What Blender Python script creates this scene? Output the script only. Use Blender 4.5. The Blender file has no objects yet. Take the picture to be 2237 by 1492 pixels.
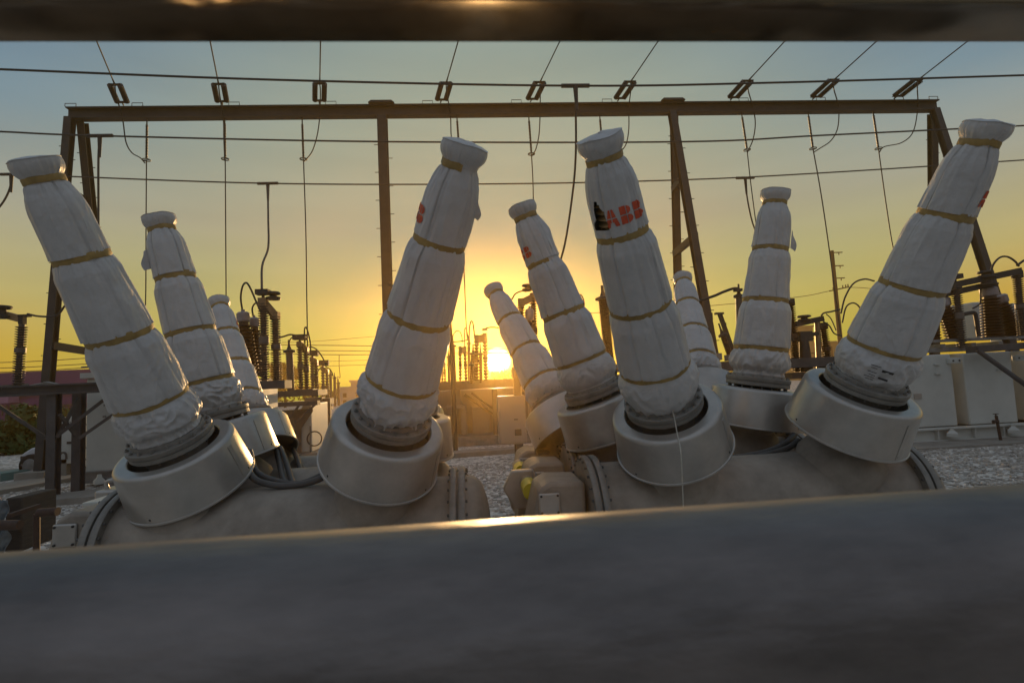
import bpy, math, random
from mathutils import Vector, Matrix, noise
random.seed(7)
V = Vector
PI = math.pi
sc = bpy.context.scene
COL = sc.collection
# ------------------------------------------------------------------ camera model (survey of the photograph: 2237 x 1492)
FPX, HC = 1120.0, 2.0
GLARE_HAZE = .0026
PITCH, YAW, ROLL = .073, .0722, .0473
CF = V((math.sin(YAW)*math.cos(PITCH), math.cos(YAW)*math.cos(PITCH), math.sin(PITCH)))
_r0 = V((math.cos(YAW), -math.sin(YAW), 0)); _u0 = _r0.cross(CF)
CR = _r0*math.cos(ROLL) - _u0*math.sin(ROLL); CU = CR.cross(CF)
CAM = V((0, 0, HC))
def ray(px, py): return CF + CR*((px-1118.5)/FPX) - CU*((py-746)/FPX)
def at(px, py, Y):
    d = ray(px, py); return CAM + d*(Y/d.y)
def gnd(px, py, z=0.0):
    d = ray(px, py); return CAM + d*((z-HC)/d.z)

# ------------------------------------------------------------------ object helpers
def tag(o, label=None, cat=None, group=None, kind=None):
    if label: o['label'] = label
    if cat: o['category'] = cat
    if group: o['group'] = group
    if kind: o['kind'] = kind
    return o
def thing(name, label, cat, loc=(0, 0, 0), group=None):
    o = bpy.data.objects.new(name, None); COL.objects.link(o)
    o.location = loc; o.empty_display_size = .1
    return tag(o, label, cat, group)
def root_of(o):
    while o.parent: o = o.parent
    return o
class MB:
    def __init__(s): s.v, s.f = [], []
    def add(s, vs, fs):
        n = len(s.v); s.v += [V(x) for x in vs]; s.f += [tuple(i+n for i in f) for f in fs]; return s
    def box(s, c, size, R=None):
        c = V(c); hx, hy, hz = [q/2 for q in size]
        vs = [V((x, y, z)) for x in (-hx, hx) for y in (-hy, hy) for z in (-hz, hz)]
        if R: vs = [R @ q for q in vs]
        return s.add([c+q for q in vs], [(0,1,3,2),(4,6,7,5),(0,4,5,1),(2,3,7,6),(0,2,6,4),(1,5,7,3)])
    def bar(s, a, b, w, h, up=(0, 0, 1)):
        a, b = V(a), V(b); d = b-a; L = d.length; d.normalize(); up = V(up)
        x = d.cross(up)
        if x.length < 1e-4: x = d.cross(V((0, 1, 0)))
        x.normalize(); z = x.cross(d)
        R = Matrix((x, d, z)).transposed()
        return s.box((a+b)/2, (w, L, h), R)
    def ibeam(s, a, b, w, h, t=.02, up=(0, 0, 1)):
        a, b = V(a), V(b); d = (b-a).normalized(); up = V(up)
        x = d.cross(up); x.normalize(); z = x.cross(d)
        s.bar(a+z*(h/2-t/2), b+z*(h/2-t/2), w, t, up); s.bar(a-z*(h/2-t/2), b-z*(h/2-t/2), w, t, up)
        return s.bar(a, b, t, h-2*t, up)
    def tube(s, pts, r, n=8, cap=True):
        pts = [V(p) for p in pts]; rr = r if isinstance(r, (list, tuple)) else [r]*len(pts)
        t0 = (pts[1]-pts[0]).normalized()
        x = t0.cross(V((0, 0, 1)))
        if x.length < .05: x = t0.cross(V((0, 1, 0)))
        x.normalize(); base = len(s.v); m = len(pts)
        for i, p in enumerate(pts):
            t = ((pts[min(i+1, m-1)]-pts[max(i-1, 0)])).normalized()
            x = (x - t*x.dot(t)).normalized(); y = t.cross(x)
            for k in range(n):
                a = 2*PI*k/n; s.v.append(p+(x*math.cos(a)+y*math.sin(a))*rr[i])
        for i in range(m-1):
            for k in range(n):
                a, b = base+i*n+k, base+i*n+(k+1) % n
                s.f.append((a, b, b+n, a+n))
        if cap:
            s.f.append(tuple(base+k for k in reversed(range(n)))); s.f.append(tuple(base+(m-1)*n+k for k in range(n)))
        return s
    def lathe(s, prof, B, axis, n=32, e1=None, fn=None, skip=None, close=True):
        """prof: (height along axis, radius); fn(theta, h, r, i) -> radius"""
        B = V(B); a = V(axis).normalized()
        if e1 is None:
            e1 = a.cross(V((0, 1, 0)))
            if e1.length < .1: e1 = a.cross(V((1, 0, 0)))
        e1 = (e1 - a*e1.dot(a)).normalized(); e2 = a.cross(e1)
        base = len(s.v); m = len(prof)
        for i, (h, r) in enumerate(prof):
            for k in range(n):
                th = 2*PI*k/n - PI
                rr, hh = r, h
                if fn:
                    q = fn(th, h, r, i)
                    rr, hh = q if isinstance(q, tuple) else (q, h)
                s.v.append(B+a*hh+(e1*math.cos(th)+e2*math.sin(th))*rr)
        for i in range(m-1):
            for k in range(n):
                if skip and skip(2*PI*(k+.5)/n-PI, (prof[i][0]+prof[i+1][0])/2): continue
                p, q = base+i*n+k, base+i*n+(k+1) % n
                s.f.append((p, q, q+n, p+n))
        if close:
            if prof[0][1] > 1e-6: s.f.append(tuple(base+k for k in reversed(range(n))))
            if prof[-1][1] > 1e-6: s.f.append(tuple(base+(m-1)*n+k for k in range(n)))
        return s
    def prism(s, poly, off):
        """poly: 3-D outline, off: extrusion vector"""
        n = len(poly); P = [V(p) for p in poly]; off = V(off)
        return s.add(P+[p+off for p in P], [tuple(reversed(range(n))), tuple(range(n, 2*n))] + [(i, (i+1) % n, n+(i+1) % n, n+i) for i in range(n)])
    def build(s, name, mat, parent=None, ang=38, bev=0, sub=False):
        me = bpy.data.meshes.new(name)
        if parent is not None: off = root_of(parent).location.copy()
        else:
            xs = [p.x for p in s.v]; ys = [p.y for p in s.v]; zs = [p.z for p in s.v]
            off = V(((min(xs)+max(xs))/2, (min(ys)+max(ys))/2, min(zs)))
        me.from_pydata([p-off for p in s.v], [], s.f); me.update()
        me.shade_smooth(); me.set_sharp_from_angle(angle=math.radians(ang))
        me.materials.append(mat)
        o = bpy.data.objects.new(name, me); COL.objects.link(o)
        if parent is not None: o.parent = parent
        else: o.location = off
        if bev:
            md = o.modifiers.new('Bevel', 'BEVEL'); md.width = bev; md.segments = 2; md.limit_method = 'ANGLE'; md.angle_limit = math.radians(40)
        return o
def smooth(pts, n=8):
    pts = [V(p) for p in pts]; out = []
    P = [pts[0]*2-pts[1]]+pts+[pts[-1]*2-pts[-2]]
    for i in range(1, len(P)-2):
        for k in range(n):
            t = k/n; a, b, c, d = P[i-1], P[i], P[i+1], P[i+2]
            out.append(.5*((2*b)+(c-a)*t+(2*a-5*b+4*c-d)*t*t+(3*b-a-3*c+d)*t**3))
    out.append(pts[-1]); return out
def path(pp, Y): return [at(p[0], p[1], p[2] if len(p) > 2 else Y) for p in pp]
def wire(pp, Y, r, n=6, seg=8):
    m = MB(); m.tube(smooth(path(pp, Y), seg), r, n); return m

# ------------------------------------------------------------------ materials
def mat(name, col, rough=.6, metal=0.0, var=.25, scale=4.0, col2=None, bump=0.0, bscale=60.0, stretch=(1, 1, 1), rvar=.12, spec=.5, trans=0):
    m = bpy.data.materials.new(name); m.use_nodes = True
    nt = m.node_tree; N = nt.nodes; L = nt.links; b = N['Principled BSDF']
    tc = N.new('ShaderNodeTexCoord'); mp = N.new('ShaderNodeMapping'); mp.inputs['Scale'].default_value = stretch
    L.new(tc.outputs['Object'], mp.inputs['Vector'])
    nz = N.new('ShaderNodeTexNoise'); nz.inputs['Scale'].default_value = scale; nz.inputs['Detail'].default_value = 8; nz.inputs['Roughness'].default_value = .65
    L.new(mp.outputs[0], nz.inputs['Vector'])
    rp = N.new('ShaderNodeValToRGB'); rp.color_ramp.elements[0].position = .3; rp.color_ramp.elements[1].position = .7
    c2 = col2 or tuple(min(1, c*(1+var)) for c in col); c1 = tuple(c*(1-var) for c in col) if not col2 else col
    rp.color_ramp.elements[0].color = (*c1, 1); rp.color_ramp.elements[1].color = (*c2, 1)
    L.new(nz.outputs[0], rp.inputs[0]); L.new(rp.outputs[0], b.inputs['Base Color'])
    mr = N.new('ShaderNodeMapRange'); mr.inputs['To Min'].default_value = max(.02, rough-rvar); mr.inputs['To Max'].default_value = min(1, rough+rvar)
    L.new(nz.outputs[0], mr.inputs['Value']); L.new(mr.outputs[0], b.inputs['Roughness'])
    b.inputs['Metallic'].default_value = metal; b.inputs['Specular IOR Level'].default_value = spec
    if bump:
        n2 = N.new('ShaderNodeTexNoise'); n2.inputs['Scale'].default_value = bscale; n2.inputs['Detail'].default_value = 6
        L.new(mp.outputs[0], n2.inputs['Vector'])
        bp = N.new('ShaderNodeBump'); bp.inputs['Strength'].default_value = bump; bp.inputs['Distance'].default_value = .02
        L.new(n2.outputs[0], bp.inputs['Height']); L.new(bp.outputs[0], b.inputs['Normal'])
    return m
M = dict(
    fabric=mat('white_wrap_fabric', (.50, .49, .48), .42, 0, .10, 5, bump=.55, bscale=16, spec=.5),
    strap=mat('ochre_strap', (.33, .22, .07), .6, 0, .3, 14),
    cover=mat('satin_aluminium', (.42, .395, .36), .32, .55, .26, 2.2, bump=.06, bscale=10),
    tank=mat('dusty_grey_paint', (.29, .25, .205), .6, .1, .42, 2.6, bump=.08, bscale=30),
    flange=mat('cast_grey_metal', (.24, .225, .20), .55, .3, .3, 9, bump=.1, bscale=60),
    bolt=mat('zinc_bolt', (.42, .40, .36), .35, .8, .2, 30),
    dark=mat('dark_bolt', (.05, .048, .045), .5, .4, .2, 30),
    hose=mat('grey_conduit', (.085, .08, .075), .55, 0, .2, 12),
    beam=mat('weathered_beam_steel', (.045, .047, .048), .65, .25, .3, 2.5),
    galv=mat('galvanised_steel', (.23, .23, .225), .55, .45, .3, 5, bump=.05, bscale=40),
    frame=mat('dark_support_steel', (.085, .083, .085), .6, .3, .3, 3),
    wire=mat('weathered_conductor', (.05, .05, .05), .6, .3, .2, 8),
    poly=mat('dark_polymer_insulator', (.045, .04, .04), .45, 0, .2, 8),
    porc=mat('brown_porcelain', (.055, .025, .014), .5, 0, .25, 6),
    tan=mat('lit_porcelain', (.52, .35, .17), .4, 0, .2, 8),  # lighter copy of brown porcelain; warm light on it put into the colour
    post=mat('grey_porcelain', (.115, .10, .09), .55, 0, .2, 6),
    head=mat('bushing_head_metal', (.33, .29, .29), .45, .4, .2, 8),
    arm=mat('switch_arm_metal', (.30, .20, .11), .45, .5, .3, 6),
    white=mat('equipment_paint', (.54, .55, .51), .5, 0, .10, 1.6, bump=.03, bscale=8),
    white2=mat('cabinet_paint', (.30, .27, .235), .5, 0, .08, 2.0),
    red=mat('red_print', (.62, .085, .03), .6, 0, .15, 20),
    print=mat('black_print', (.04, .04, .04), .7, 0, .2, 20),
    rope=mat('pale_cord', (.5, .47, .4), .8, 0, .2, 40),
    yellow=mat('yellow_paint', (.62, .50, .03), .45, 0, .12, 12),
    conc=mat('concrete', (.26, .245, .215), .85, 0, .22, 3, bump=.25, bscale=50),
    rail=mat('old_galvanised_pipe', (.115, .104, .098), .47, .75, .5, 26, col2=(.27, .24, .225), bump=.10, bscale=70, stretch=(.4, 1.3, 1.3), rvar=.10, spec=.3),
    bar=mat('painted_dark_bar', (.19, .14, .08), .12, .9, .15, 60, rvar=.03),
    wood=mat('old_timber', (.05, .043, .036), .8, 0, .4, 8, stretch=(1, 1, 4), bump=.2, bscale=30),
    tarp=mat('plastic_tarp', (.11, .14, .16), .35, 0, .4, 8, bump=.4, bscale=18),
    stucco=mat('purple_stucco', (.10, .028, .15), .8, 0, .15, 1.0),
    mauve=mat('mauve_stucco', (.33, .17, .30), .8, 0, .1, 1.0),
    green=mat('green_panel', (.12, .25, .16), .7, 0, .1, 1.0),
    wall=mat('pale_wall', (.46, .42, .37), .8, 0, .08, .4),
    wall2=mat('tan_wall', (.40, .27, .13), .8, 0, .12, .3),
    glass=mat('dark_window', (.05, .05, .055), .15, 0, .2, 1.0),
    truck=mat('truck_paint', (.55, .58, .62), .35, 0, .05, 2.0),
    rubber=mat('tyre_rubber', (.02, .02, .02), .8, 0, .2, 12),
    leaf=mat('foliage', (.040, .080, .018), .75, 0, .6, 3.0),
    bark=mat('bark', (.06, .045, .03), .9, 0, .3, 12),
    fence=mat('blue_grey_fence', (.06, .075, .10), .6, .1, .2, 2.0),
    rust=mat('rusty_pipe', (.07, .045, .035), .75, .2, .3, 12),
    teal=mat('teal_kerb_paint', (.10, .19, .18), .7, 0, .2, 3),
    stone=mat('stone', (.20, .185, .165), .9, 0, .3, 9, col2=(.62, .58, .52), spec=.15),
    polew=mat('pole_timber', (.06, .045, .035), .85, 0, .3, 6),
)
# gravel ground
def creases(m):
    nt = m.node_tree; N = nt.nodes; L = nt.links; b = N['Principled BSDF']; prev = b.inputs['Normal'].links[0].from_socket
    tc = N.new('ShaderNodeTexCoord'); mp = N.new('ShaderNodeMapping'); mp.inputs['Scale'].default_value = (1, 1, .42); L.new(tc.outputs['Object'], mp.inputs[0])
    nz = N.new('ShaderNodeTexNoise'); nz.inputs['Scale'].default_value = 5; L.new(mp.outputs[0], nz.inputs[0])
    ad = N.new('ShaderNodeMix'); ad.data_type = 'VECTOR'; ad.inputs[0].default_value = .28; L.new(mp.outputs[0], ad.inputs[4]); L.new(nz.outputs['Color'], ad.inputs[5])
    vo = N.new('ShaderNodeTexVoronoi'); vo.feature = 'DISTANCE_TO_EDGE'; vo.inputs['Scale'].default_value = 6.5; L.new(ad.outputs[1], vo.inputs['Vector'])
    mr = N.new('ShaderNodeMapRange'); mr.interpolation_type = 'SMOOTHSTEP'; mr.inputs[2].default_value = .14; L.new(vo.outputs['Distance'], mr.inputs[0])
    bp = N.new('ShaderNodeBump'); bp.inputs['Strength'].default_value = .32; bp.inputs['Distance'].default_value = .008; bp.invert = True
    L.new(mr.outputs[0], bp.inputs['Height']); L.new(prev, bp.inputs['Normal']); L.new(bp.outputs[0], b.inputs['Normal'])
creases(M['fabric'])
def gravel_mat():
    m = bpy.data.materials.new('gravel'); m.use_nodes = True; nt = m.node_tree; N = nt.nodes; L = nt.links; b = N['Principled BSDF']
    tc = N.new('ShaderNodeTexCoord')
    vo = N.new('ShaderNodeTexVoronoi'); vo.inputs['Scale'].default_value = 13; vo.inputs['Randomness'].default_value = 1
    L.new(tc.outputs['Object'], vo.inputs['Vector'])
    rp = N.new('ShaderNodeValToRGB'); e = rp.color_ramp.elements
    e[0].position = 0; e[0].color = (.20, .19, .17, 1); e[1].position = 1; e[1].color = (.84, .80, .73, 1)
    x = e.new(.55); x.color = (.62, .59, .55, 1)
    sp = N.new('ShaderNodeSeparateColor'); L.new(vo.outputs['Color'], sp.inputs[0]); L.new(sp.outputs[0], rp.inputs[0])
    nz = N.new('ShaderNodeTexNoise'); nz.inputs['Scale'].default_value = .5; nz.inputs['Detail'].default_value = 5; L.new(tc.outputs['Object'], nz.inputs['Vector'])
    mx = N.new('ShaderNodeMix'); mx.data_type = 'RGBA'; mx.blend_type = 'MULTIPLY'; mx.inputs[0].default_value = .5
    L.new(rp.outputs[0], mx.inputs[6]); r2 = N.new('ShaderNodeValToRGB'); r2.color_ramp.elements[0].position = .35; r2.color_ramp.elements[0].color = (.72, .70, .67, 1); r2.color_ramp.elements[1].position = .65
    L.new(nz.outputs[0], r2.inputs[0]); L.new(r2.outputs[0], mx.inputs[7]); L.new(mx.outputs[2], b.inputs['Base Color'])
    b.inputs['Roughness'].default_value = .95; b.inputs['Specular IOR Level'].default_value = .08
    bp = N.new('ShaderNodeBump'); bp.inputs['Strength'].default_value = .35; bp.inputs['Distance'].default_value = .02; bp.invert = True
    L.new(vo.outputs['Distance'], bp.inputs['Height']); L.new(bp.outputs[0], b.inputs['Normal'])
    return m
M['gravel'] = gravel_mat()

# ------------------------------------------------------------------ ground
g = MB(); g.add([(-160, -25, 0), (160, -25, 0), (160, 90, 0), (-160, 90, 0)], [(0, 1, 2, 3)])
tag(g.build('ground', M['gravel']), kind='structure')

# loose stones lying on it
rnd = random.Random(5); st = MB(); ph = (1+5**.5)/2
ico = [V(p).normalized() for p in [(-1, ph, 0), (1, ph, 0), (-1, -ph, 0), (1, -ph, 0), (0, -1, ph), (0, 1, ph), (0, -1, -ph), (0, 1, -ph), (ph, 0, -1), (ph, 0, 1), (-ph, 0, -1), (-ph, 0, 1)]]
icf = [(0, 11, 5), (0, 5, 1), (0, 1, 7), (0, 7, 10), (0, 10, 11), (1, 5, 9), (5, 11, 4), (11, 10, 2), (10, 7, 6), (7, 1, 8), (3, 9, 4), (3, 4, 2), (3, 2, 6), (3, 6, 8), (3, 8, 9), (4, 9, 5), (2, 4, 11), (6, 2, 10), (8, 6, 7), (9, 8, 1)]
for (x0, x1, y0, y1, n) in ((5.5, 14.5, 7.2, 11.6, 4200), (-10.5, -4.0, 5.2, 14.0, 3600), (-1.2, 1.6, 5.5, 12.5, 1800)):
    for i in range(n):
        s_ = rnd.uniform(.014, .042)*(1.3 if rnd.random() < .12 else 1); an = rnd.uniform(0, 6.28); ca, sa = math.cos(an), math.sin(an)
        c = V((rnd.uniform(x0, x1), rnd.uniform(y0, y1), s_*.25)); sx, sy, sz = s_*rnd.uniform(.8, 1.4), s_*rnd.uniform(.7, 1.1), s_*rnd.uniform(.5, .8)
        vs = []
        for p in ico:
            q = p*rnd.uniform(.82, 1.15); vs.append(c+V((q.x*sx*ca-q.y*sy*sa, q.x*sx*sa+q.y*sy*ca, q.z*sz)))
        st.add(vs, icf)
tag(st.build('gravel_stones', M['stone'], ang=20), kind='stuff')

# ------------------------------------------------------------------ two railing members right in front of the lens
def profile_x(name, prof, mt, label, cat, x0=-2.6, x1=2.6, nseg=1, ang=38):
    m = MB(); m.prism([(x0, y, z) for y, z in prof], (x1-x0, 0, 0)); o = m.build(name, mt, ang=ang); return tag(o, label, cat)
rc = V((0, .151, HC-.0745)); rr = .0335
m = MB()
hz = [i/90 for i in range(91)]
m.tube([(-2.6+5.2*t, rc.y, rc.z) for t in hz], rr, 64)
tag(m.build('rail_pipe', M['rail']), 'thick scuffed grey steel pipe rail crossing the whole bottom of the picture', 'rail')
def el(py, y): return at(1118, py, y).z
_b1, _b2, _b3 = (.170, el(92, .170)), (.154, el(27, .154)), (.1465, el(3, .1465))
profile_x('rail_bar', [_b1, _b2, _b3, (.1455, _b3[1]+.0003), (.1455, _b3[1]+.04), (.1706, _b3[1]+.04), (.1708, _b1[1]+.0012)], M['bar'],
          'dark brown steel bar crossing the whole top of the picture', 'rail', ang=12)

# ------------------------------------------------------------------ wrapped bushings on circuit breakers
RS = [(1.00, .088), (.75, .130), (.47, .165), (.21, .198)]       # straps: fraction of length, radius
def nz3(x, y, z): return noise.noise(V((x, y, z)))
def frame_of(B, T):
    a = (T-B).normalized(); e1 = CAM-(B+T)/2; e1 = (e1-a*e1.dot(a)).normalized()
    return a, e1, a.cross(e1)
LET = {  # strokes on a 1x1.35 cell, tests for inside
    'A': lambda x, y: (abs(x-.5) < .14+.36*(1-y)+.02 and abs(x-.5) > (.36*(1-y)-.15)) and not (.36*(1-y)-.15 > 0 and abs(x-.5) < .36*(1-y)-.15) or (.26 < y < .44 and abs(x-.5) < .36*(1-y)),
    'B': lambda x, y: (0 <= x < .40) or (y >= .5 and ((x-.40)/.46)**2+((y-.75)/.25)**2 < 1 ) or (y < .5 and ((x-.40)/.56)**2+((y-.25)/.25)**2 < 1),
}
def wrapped_bushing(B, T, label, seed, logo=None, hole=None, flap=None, print_=False, cord=None, seamang=-.75, nth=144, rough=1.0, crump=1.0, tie=0.0, point=0.0, arcs={}, ks=1.0):
    B, T = V(B), V(T); L = (T-B).length; a, e1, e2 = frame_of(B, T)
    k = L/1.5*ks
    root = thing('bushing_wrap', label, 'wrapped bushing', B, 'white wrapped bushings of the two circuit breakers')
    sd = seed*13.7
    seam2 = seamang + 1.25 + .25*nz3(sd, 1, 2)
    def cloth(th, h, r, top, bot, rtop):
        c, s_ = math.cos(th), math.sin(th)
        d = top-h; db = h-bot
        g_ = math.exp(-max(0, d)/(.075*k))*min(1, .35+max(0, d)/.03); gb = math.exp(-max(0, db)/(.035*k))
        q = nz3(c*5.5+sd, s_*5.5, sd)+.6*nz3(c*11+sd, s_*11, h*1.5)
        cr = 1-abs(nz3(c*8.5-sd, s_*8.5, sd*2))*3.2
        r += (.0085*q-.010*max(0, cr-.35)*(.6+.4*q))*g_*rough
        r += (.0050*(nz3(c*7-sd, s_*7, 3)+.5*nz3(c*15, s_*15, sd))-.006*max(0, 1-abs(nz3(c*7+sd, s_*7, 4.4))*4))*gb
        # long slack folds
        w = nz3(c*2.6+sd*2, s_*2.6, h*1.6/k)+.9*nz3(c*1.1-sd, s_*1.1, h*4+sd)
        r += (.0065*w - .007*max(0, .16-abs(nz3(c*1.9-sd, s_*1.9, h*.8+sd)))/.16)*(1-.5*g_)*rough
        r += .003*nz3(c*6+sd, s_*6, h*9)*rough
        cz = 1-abs(nz3(c*3.3+sd*1.7, s_*3.3, h*1.9-sd))*7
        if cz > 0: r += .0055*cz*rough*(.4+nz3(c*2, s_*2, h*7+sd))
        # overlapped front panel: step at the two vertical seams and a hem under the strap
        dth = (th-seamang+PI) % (2*PI)-PI; d2 = (th-seam2+PI) % (2*PI)-PI
        r += .006/(1+math.exp(-max(-40, min(40, dth*90))))*math.exp(-max(0, dth)*1.1)
        r -= .010*math.exp(-(d2/.03)**2)+.010*math.exp(-((dth+.03)/.03)**2)
        hem = .055*k
        if abs(dth-.8) < 1.5: r += .0032/(1+math.exp(max(-40, min(40, (hem-d)*600))))
        return r
    def sleeve(u0, u1, r0, r1, ra, rb, sk=None):
        h0, h1 = u0*L+.014*k, u1*L-.017*k
        H = h1-h0; pr = [(u0*L-.022*k, (r0-.002)*k), (u0*L+.010*k, (r0-.002)*k)]
        n = 40; sh = .15 if u1 > .9 else .085
        for i in range(n+1):
            t = i/n; tt = t
            h = h0+H*tt; d = h1-h; db = h-h0
            r = rb+(ra-rb)*tt
            fl = min(1, d/(sh*k)); g = fl*(2-fl)*.62+.38*math.sqrt(max(0, 1-(1-fl)**2)); r = r1+(r-r1)*g
            fb = min(1, db/(.020*k)); r = r0+.008+(r-r0-.008)*math.sqrt(max(0, 1-(1-fb)**2))
            pr.append((h, r*k))
        pr.append((u1*L+.0*k, (r1-.002)*k))
        m = MB()
        m.lathe(pr, B, a, nth, e1, fn=lambda th, h, r, i: cloth(th, h, r, h1, h0, r1) if 1 < i < len(pr)-1 else r, skip=sk, close=False)
        return m, (h0, h1, pr)
    spec = [(.75, 1.0, .129, .088, .121, .136), (.47, .75, .165, .130, .150, .173), (.21, .47, .198, .165, .186, .208)]
    surf = None
    for i, (u0, u1, r0, r1, ra, rb) in enumerate(spec):
        sk = None
        if i == 0 and hole:
            hu, ht, hh, hw = hole
            def sk(th, h, hu=hu, ht=ht, hh=hh, hw=hw):
                y = (h/L-hu)/hh; x = (th-ht)/hw
                w = .75-.18*y+.22*nz3(y*2.3, 4.1, sd)
                return abs(y) < 1 and -w*.8+.25*y < x < w+.12*nz3(y*5, 1.5, sd)-max(0, y-.15)*.7
        m, info = sleeve(u0, u1, r0, r1, ra, rb, sk)
        o = m.build('wrap_sleeve', M['fabric'], root, ang=55)
        if i == 0:
            surf = info
            if logo is not None:
                h0, h1, pr = info
                lm = MB(); LH, LW, GP = .086*k, .062*k, .010*k
                hb = (.795)*L
                rmean = .134*k
                def rad(h):
                    for j in range(len(pr)-1):
                        if pr[j][0] <= h <= pr[j+1][0]:
                            t = (h-pr[j][0])/(pr[j+1][0]-pr[j][0]); return pr[j][1]*(1-t)+pr[j+1][1]*t
                    return rmean
                def sp(x, y):
                    th = logo+(x/rmean); h = hb+y
                    r = cloth(th, h, rad(h), h1, h0, 0)+.0035
                    return B+a*h+(e1*math.cos(th)+e2*math.sin(th))*r
                G = 30
                for li, ch in enumerate('ABB'):
                    x0 = (li-1.5)*(LW+GP)+GP/2
                    for gx in range(G):
                        for gy in range(G):
                            fx, fy = (gx+.5)/G, (gy+.5)/G
                            if not LET[ch](fx, fy): continue
                            if abs(fx-.5) < .02 or abs(fy-.5) < .025: continue
                            q = [sp(x0+LW*(gx+p)/G, LH*(gy+w)/G) for p, w in ((0, 0), (1, 0), (1, 1), (0, 1))]
                            lm.add(q, [(0, 1, 2, 3)])
                lm.build('logo', M['red'], o)
    # cap
    pr = []; hs = L+.012*k
    for t, r in [(-.012, .086), (.004, .089), (.018, .097), (.034, .107), (.052, .1125), (.070, .114), (.086, .112), (.094, .1095), (.0955, .113), (.0975, .113), (.099, .108), (.104, .09), (.110, .055), (.1125, .02), (.113, 0)]:
        pr.append((hs+t*k*.92, r*k))
    def capf(th, h, r, i):
        c, s_ = math.cos(th), math.sin(th)
        if i >= 10: return r, h+.006*nz3(c*r*14+sd, s_*r*14, 2)+.008*nz3(c*1.2+sd, s_*1.2, 5)
        g_ = math.exp(-(h-hs)/(.035*k))
        q = nz3(c*6+sd, s_*6, sd)+.7*nz3(c*12, s_*12, sd)
        cr = max(0, 1-abs(nz3(c*8+sd*3, s_*8, 1.7))*3.4)
        return r+(.006*q-.007*cr)*(.25+g_*.9)*k*(1 if i > 1 else .2), h+.008*nz3(c*1.2+sd, s_*1.2, 5)*min(1, i/8)
    m = MB(); m.lathe(pr, B, a, nth, e1, fn=capf, close=False); m.build('wrap_cap', M['fabric'], root, ang=50)
    # skirt: crumpled
    pr = []; top = .21*L-.012*k; bot = .056*L
    NS = 44
    for i in range(NS+1):
        t = i/NS; h = bot+(top-bot)*t
        r = .192+.034*math.sin(PI*min(1, max(0, (t-.15)/.85)))**.7 - .004*(1-t)
        r -= tie*.022*math.exp(-((t-.22)/.10)**2)
        if t > .93: r = .203+(t-.93)/.07*(-.004)
        pr.append((h, r*k))
    def skf(th, h, r, i):
        c, s_ = math.cos(th), math.sin(th); t = i/NS
        amp = min(1, (1-t)/.12)*(.45+.55*min(1, t/.15))*crump
        p = V((c*1.7+sd, s_*1.7, h*6.5+th*.35))
        q = noise.noise(p)
        w1 = noise.noise(V((c*1.3-sd, s_*1.3, h*3.1)))
        p2 = V((c*3.4+sd+w1*1.2, s_*3.4+w1, h*12+w1*2.5)); rid = 1-abs(noise.noise(p2))*2.6
        p3 = V((c*7.5-sd+q, s_*7.5, h*25+q*2)); r3 = 1-abs(noise.noise(p3))*2.4
        r += (.014*q+.013*(max(-.6, rid)-.3)+.0055*(max(-.5, r3)-.3))*amp*k
        g_ = math.exp(-(1-t)/.16)
        r += .006*g_*nz3(c*11+sd, s_*11, sd)
        hh = h - (.022*nz3(c*1.4+sd, s_*1.4, 7)+.010*nz3(c*7, s_*7, sd))*(1-t)**2*k - point*.05*(1-t)**1.5*math.exp(-(th/.8)**2)*k
        return r, hh
    m = MB(); m.lathe(pr, B, a, nth+48, e1, fn=skf, close=False); sk_o = m.build('wrap_skirt', M['fabric'], root, ang=44)
    if print_:
        pm = MB()
        for (tx, uy, w, h) in ((.33, .145, .055, .016), (.30, .112, .045, .013), (.05, .158, .05, .004), (.03, .148, .03, .004), (.02, .13, .045, .004), (.04, .118, .03, .004), (.0, .108, .05, .004), (.02, .097, .04, .004)):
            q = []
            for dx, dy in ((-1, -1), (1, -1), (1, 1), (-1, 1)):
                th = tx+dx*w/2/.22; h_ = uy*L+dy*h/2
                t = (h_-bot)/(top-bot); i = min(NS, max(0, int(t*NS)))
                r_, h2 = skf(th, h_, pr[i][1], i)
                q.append(B+a*h_+(e1*math.cos(th)+e2*math.sin(th))*(r_+.012))
            pm.add(q, [(0, 1, 2, 3)])
        pm.build('printing', M['print'], sk_o)
    # straps
    for j, (u, r) in enumerate(RS):
        w = [.034, .042, .044, .032][j]*k*random.uniform(.85, 1.2); h = u*L
        m = MB()
        rr_ = r*k
        def sf(th, h_, r_, i):
            c, s_ = math.cos(th), math.sin(th)
            return r_+.0022*nz3(c*4+sd, s_*4, j), h_+.012*nz3(c*1.1+sd, s_*1.1, j*3.)*k+.003*nz3(c*5-sd, s_*5, j)*k
        m.lathe([(h-w/2, rr_-.006), (h-w/2, rr_+.003), (h-w*.42, rr_+.0045), (h+w*.42, rr_+.0045), (h+w/2, rr_+.003), (h+w/2, rr_-.006)], B, a, 90, e1, fn=sf, close=False, skip=(lambda th, h: not arcs[j][0] < th < arcs[j][1]) if j in arcs else None)
        m.build('strap', M['strap'], root, ang=30)
    if hole:
        m = MB(); pr = []
        h = .74*L
        while h < .93*L:
            pr += [(h, .082), (h+.006, .112), (h+.011, .112), (h+.022, .082)]; h += .036
        m.lathe(pr, B, a, 40, e1); m.build('porcelain', M['tan'], root)
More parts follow.
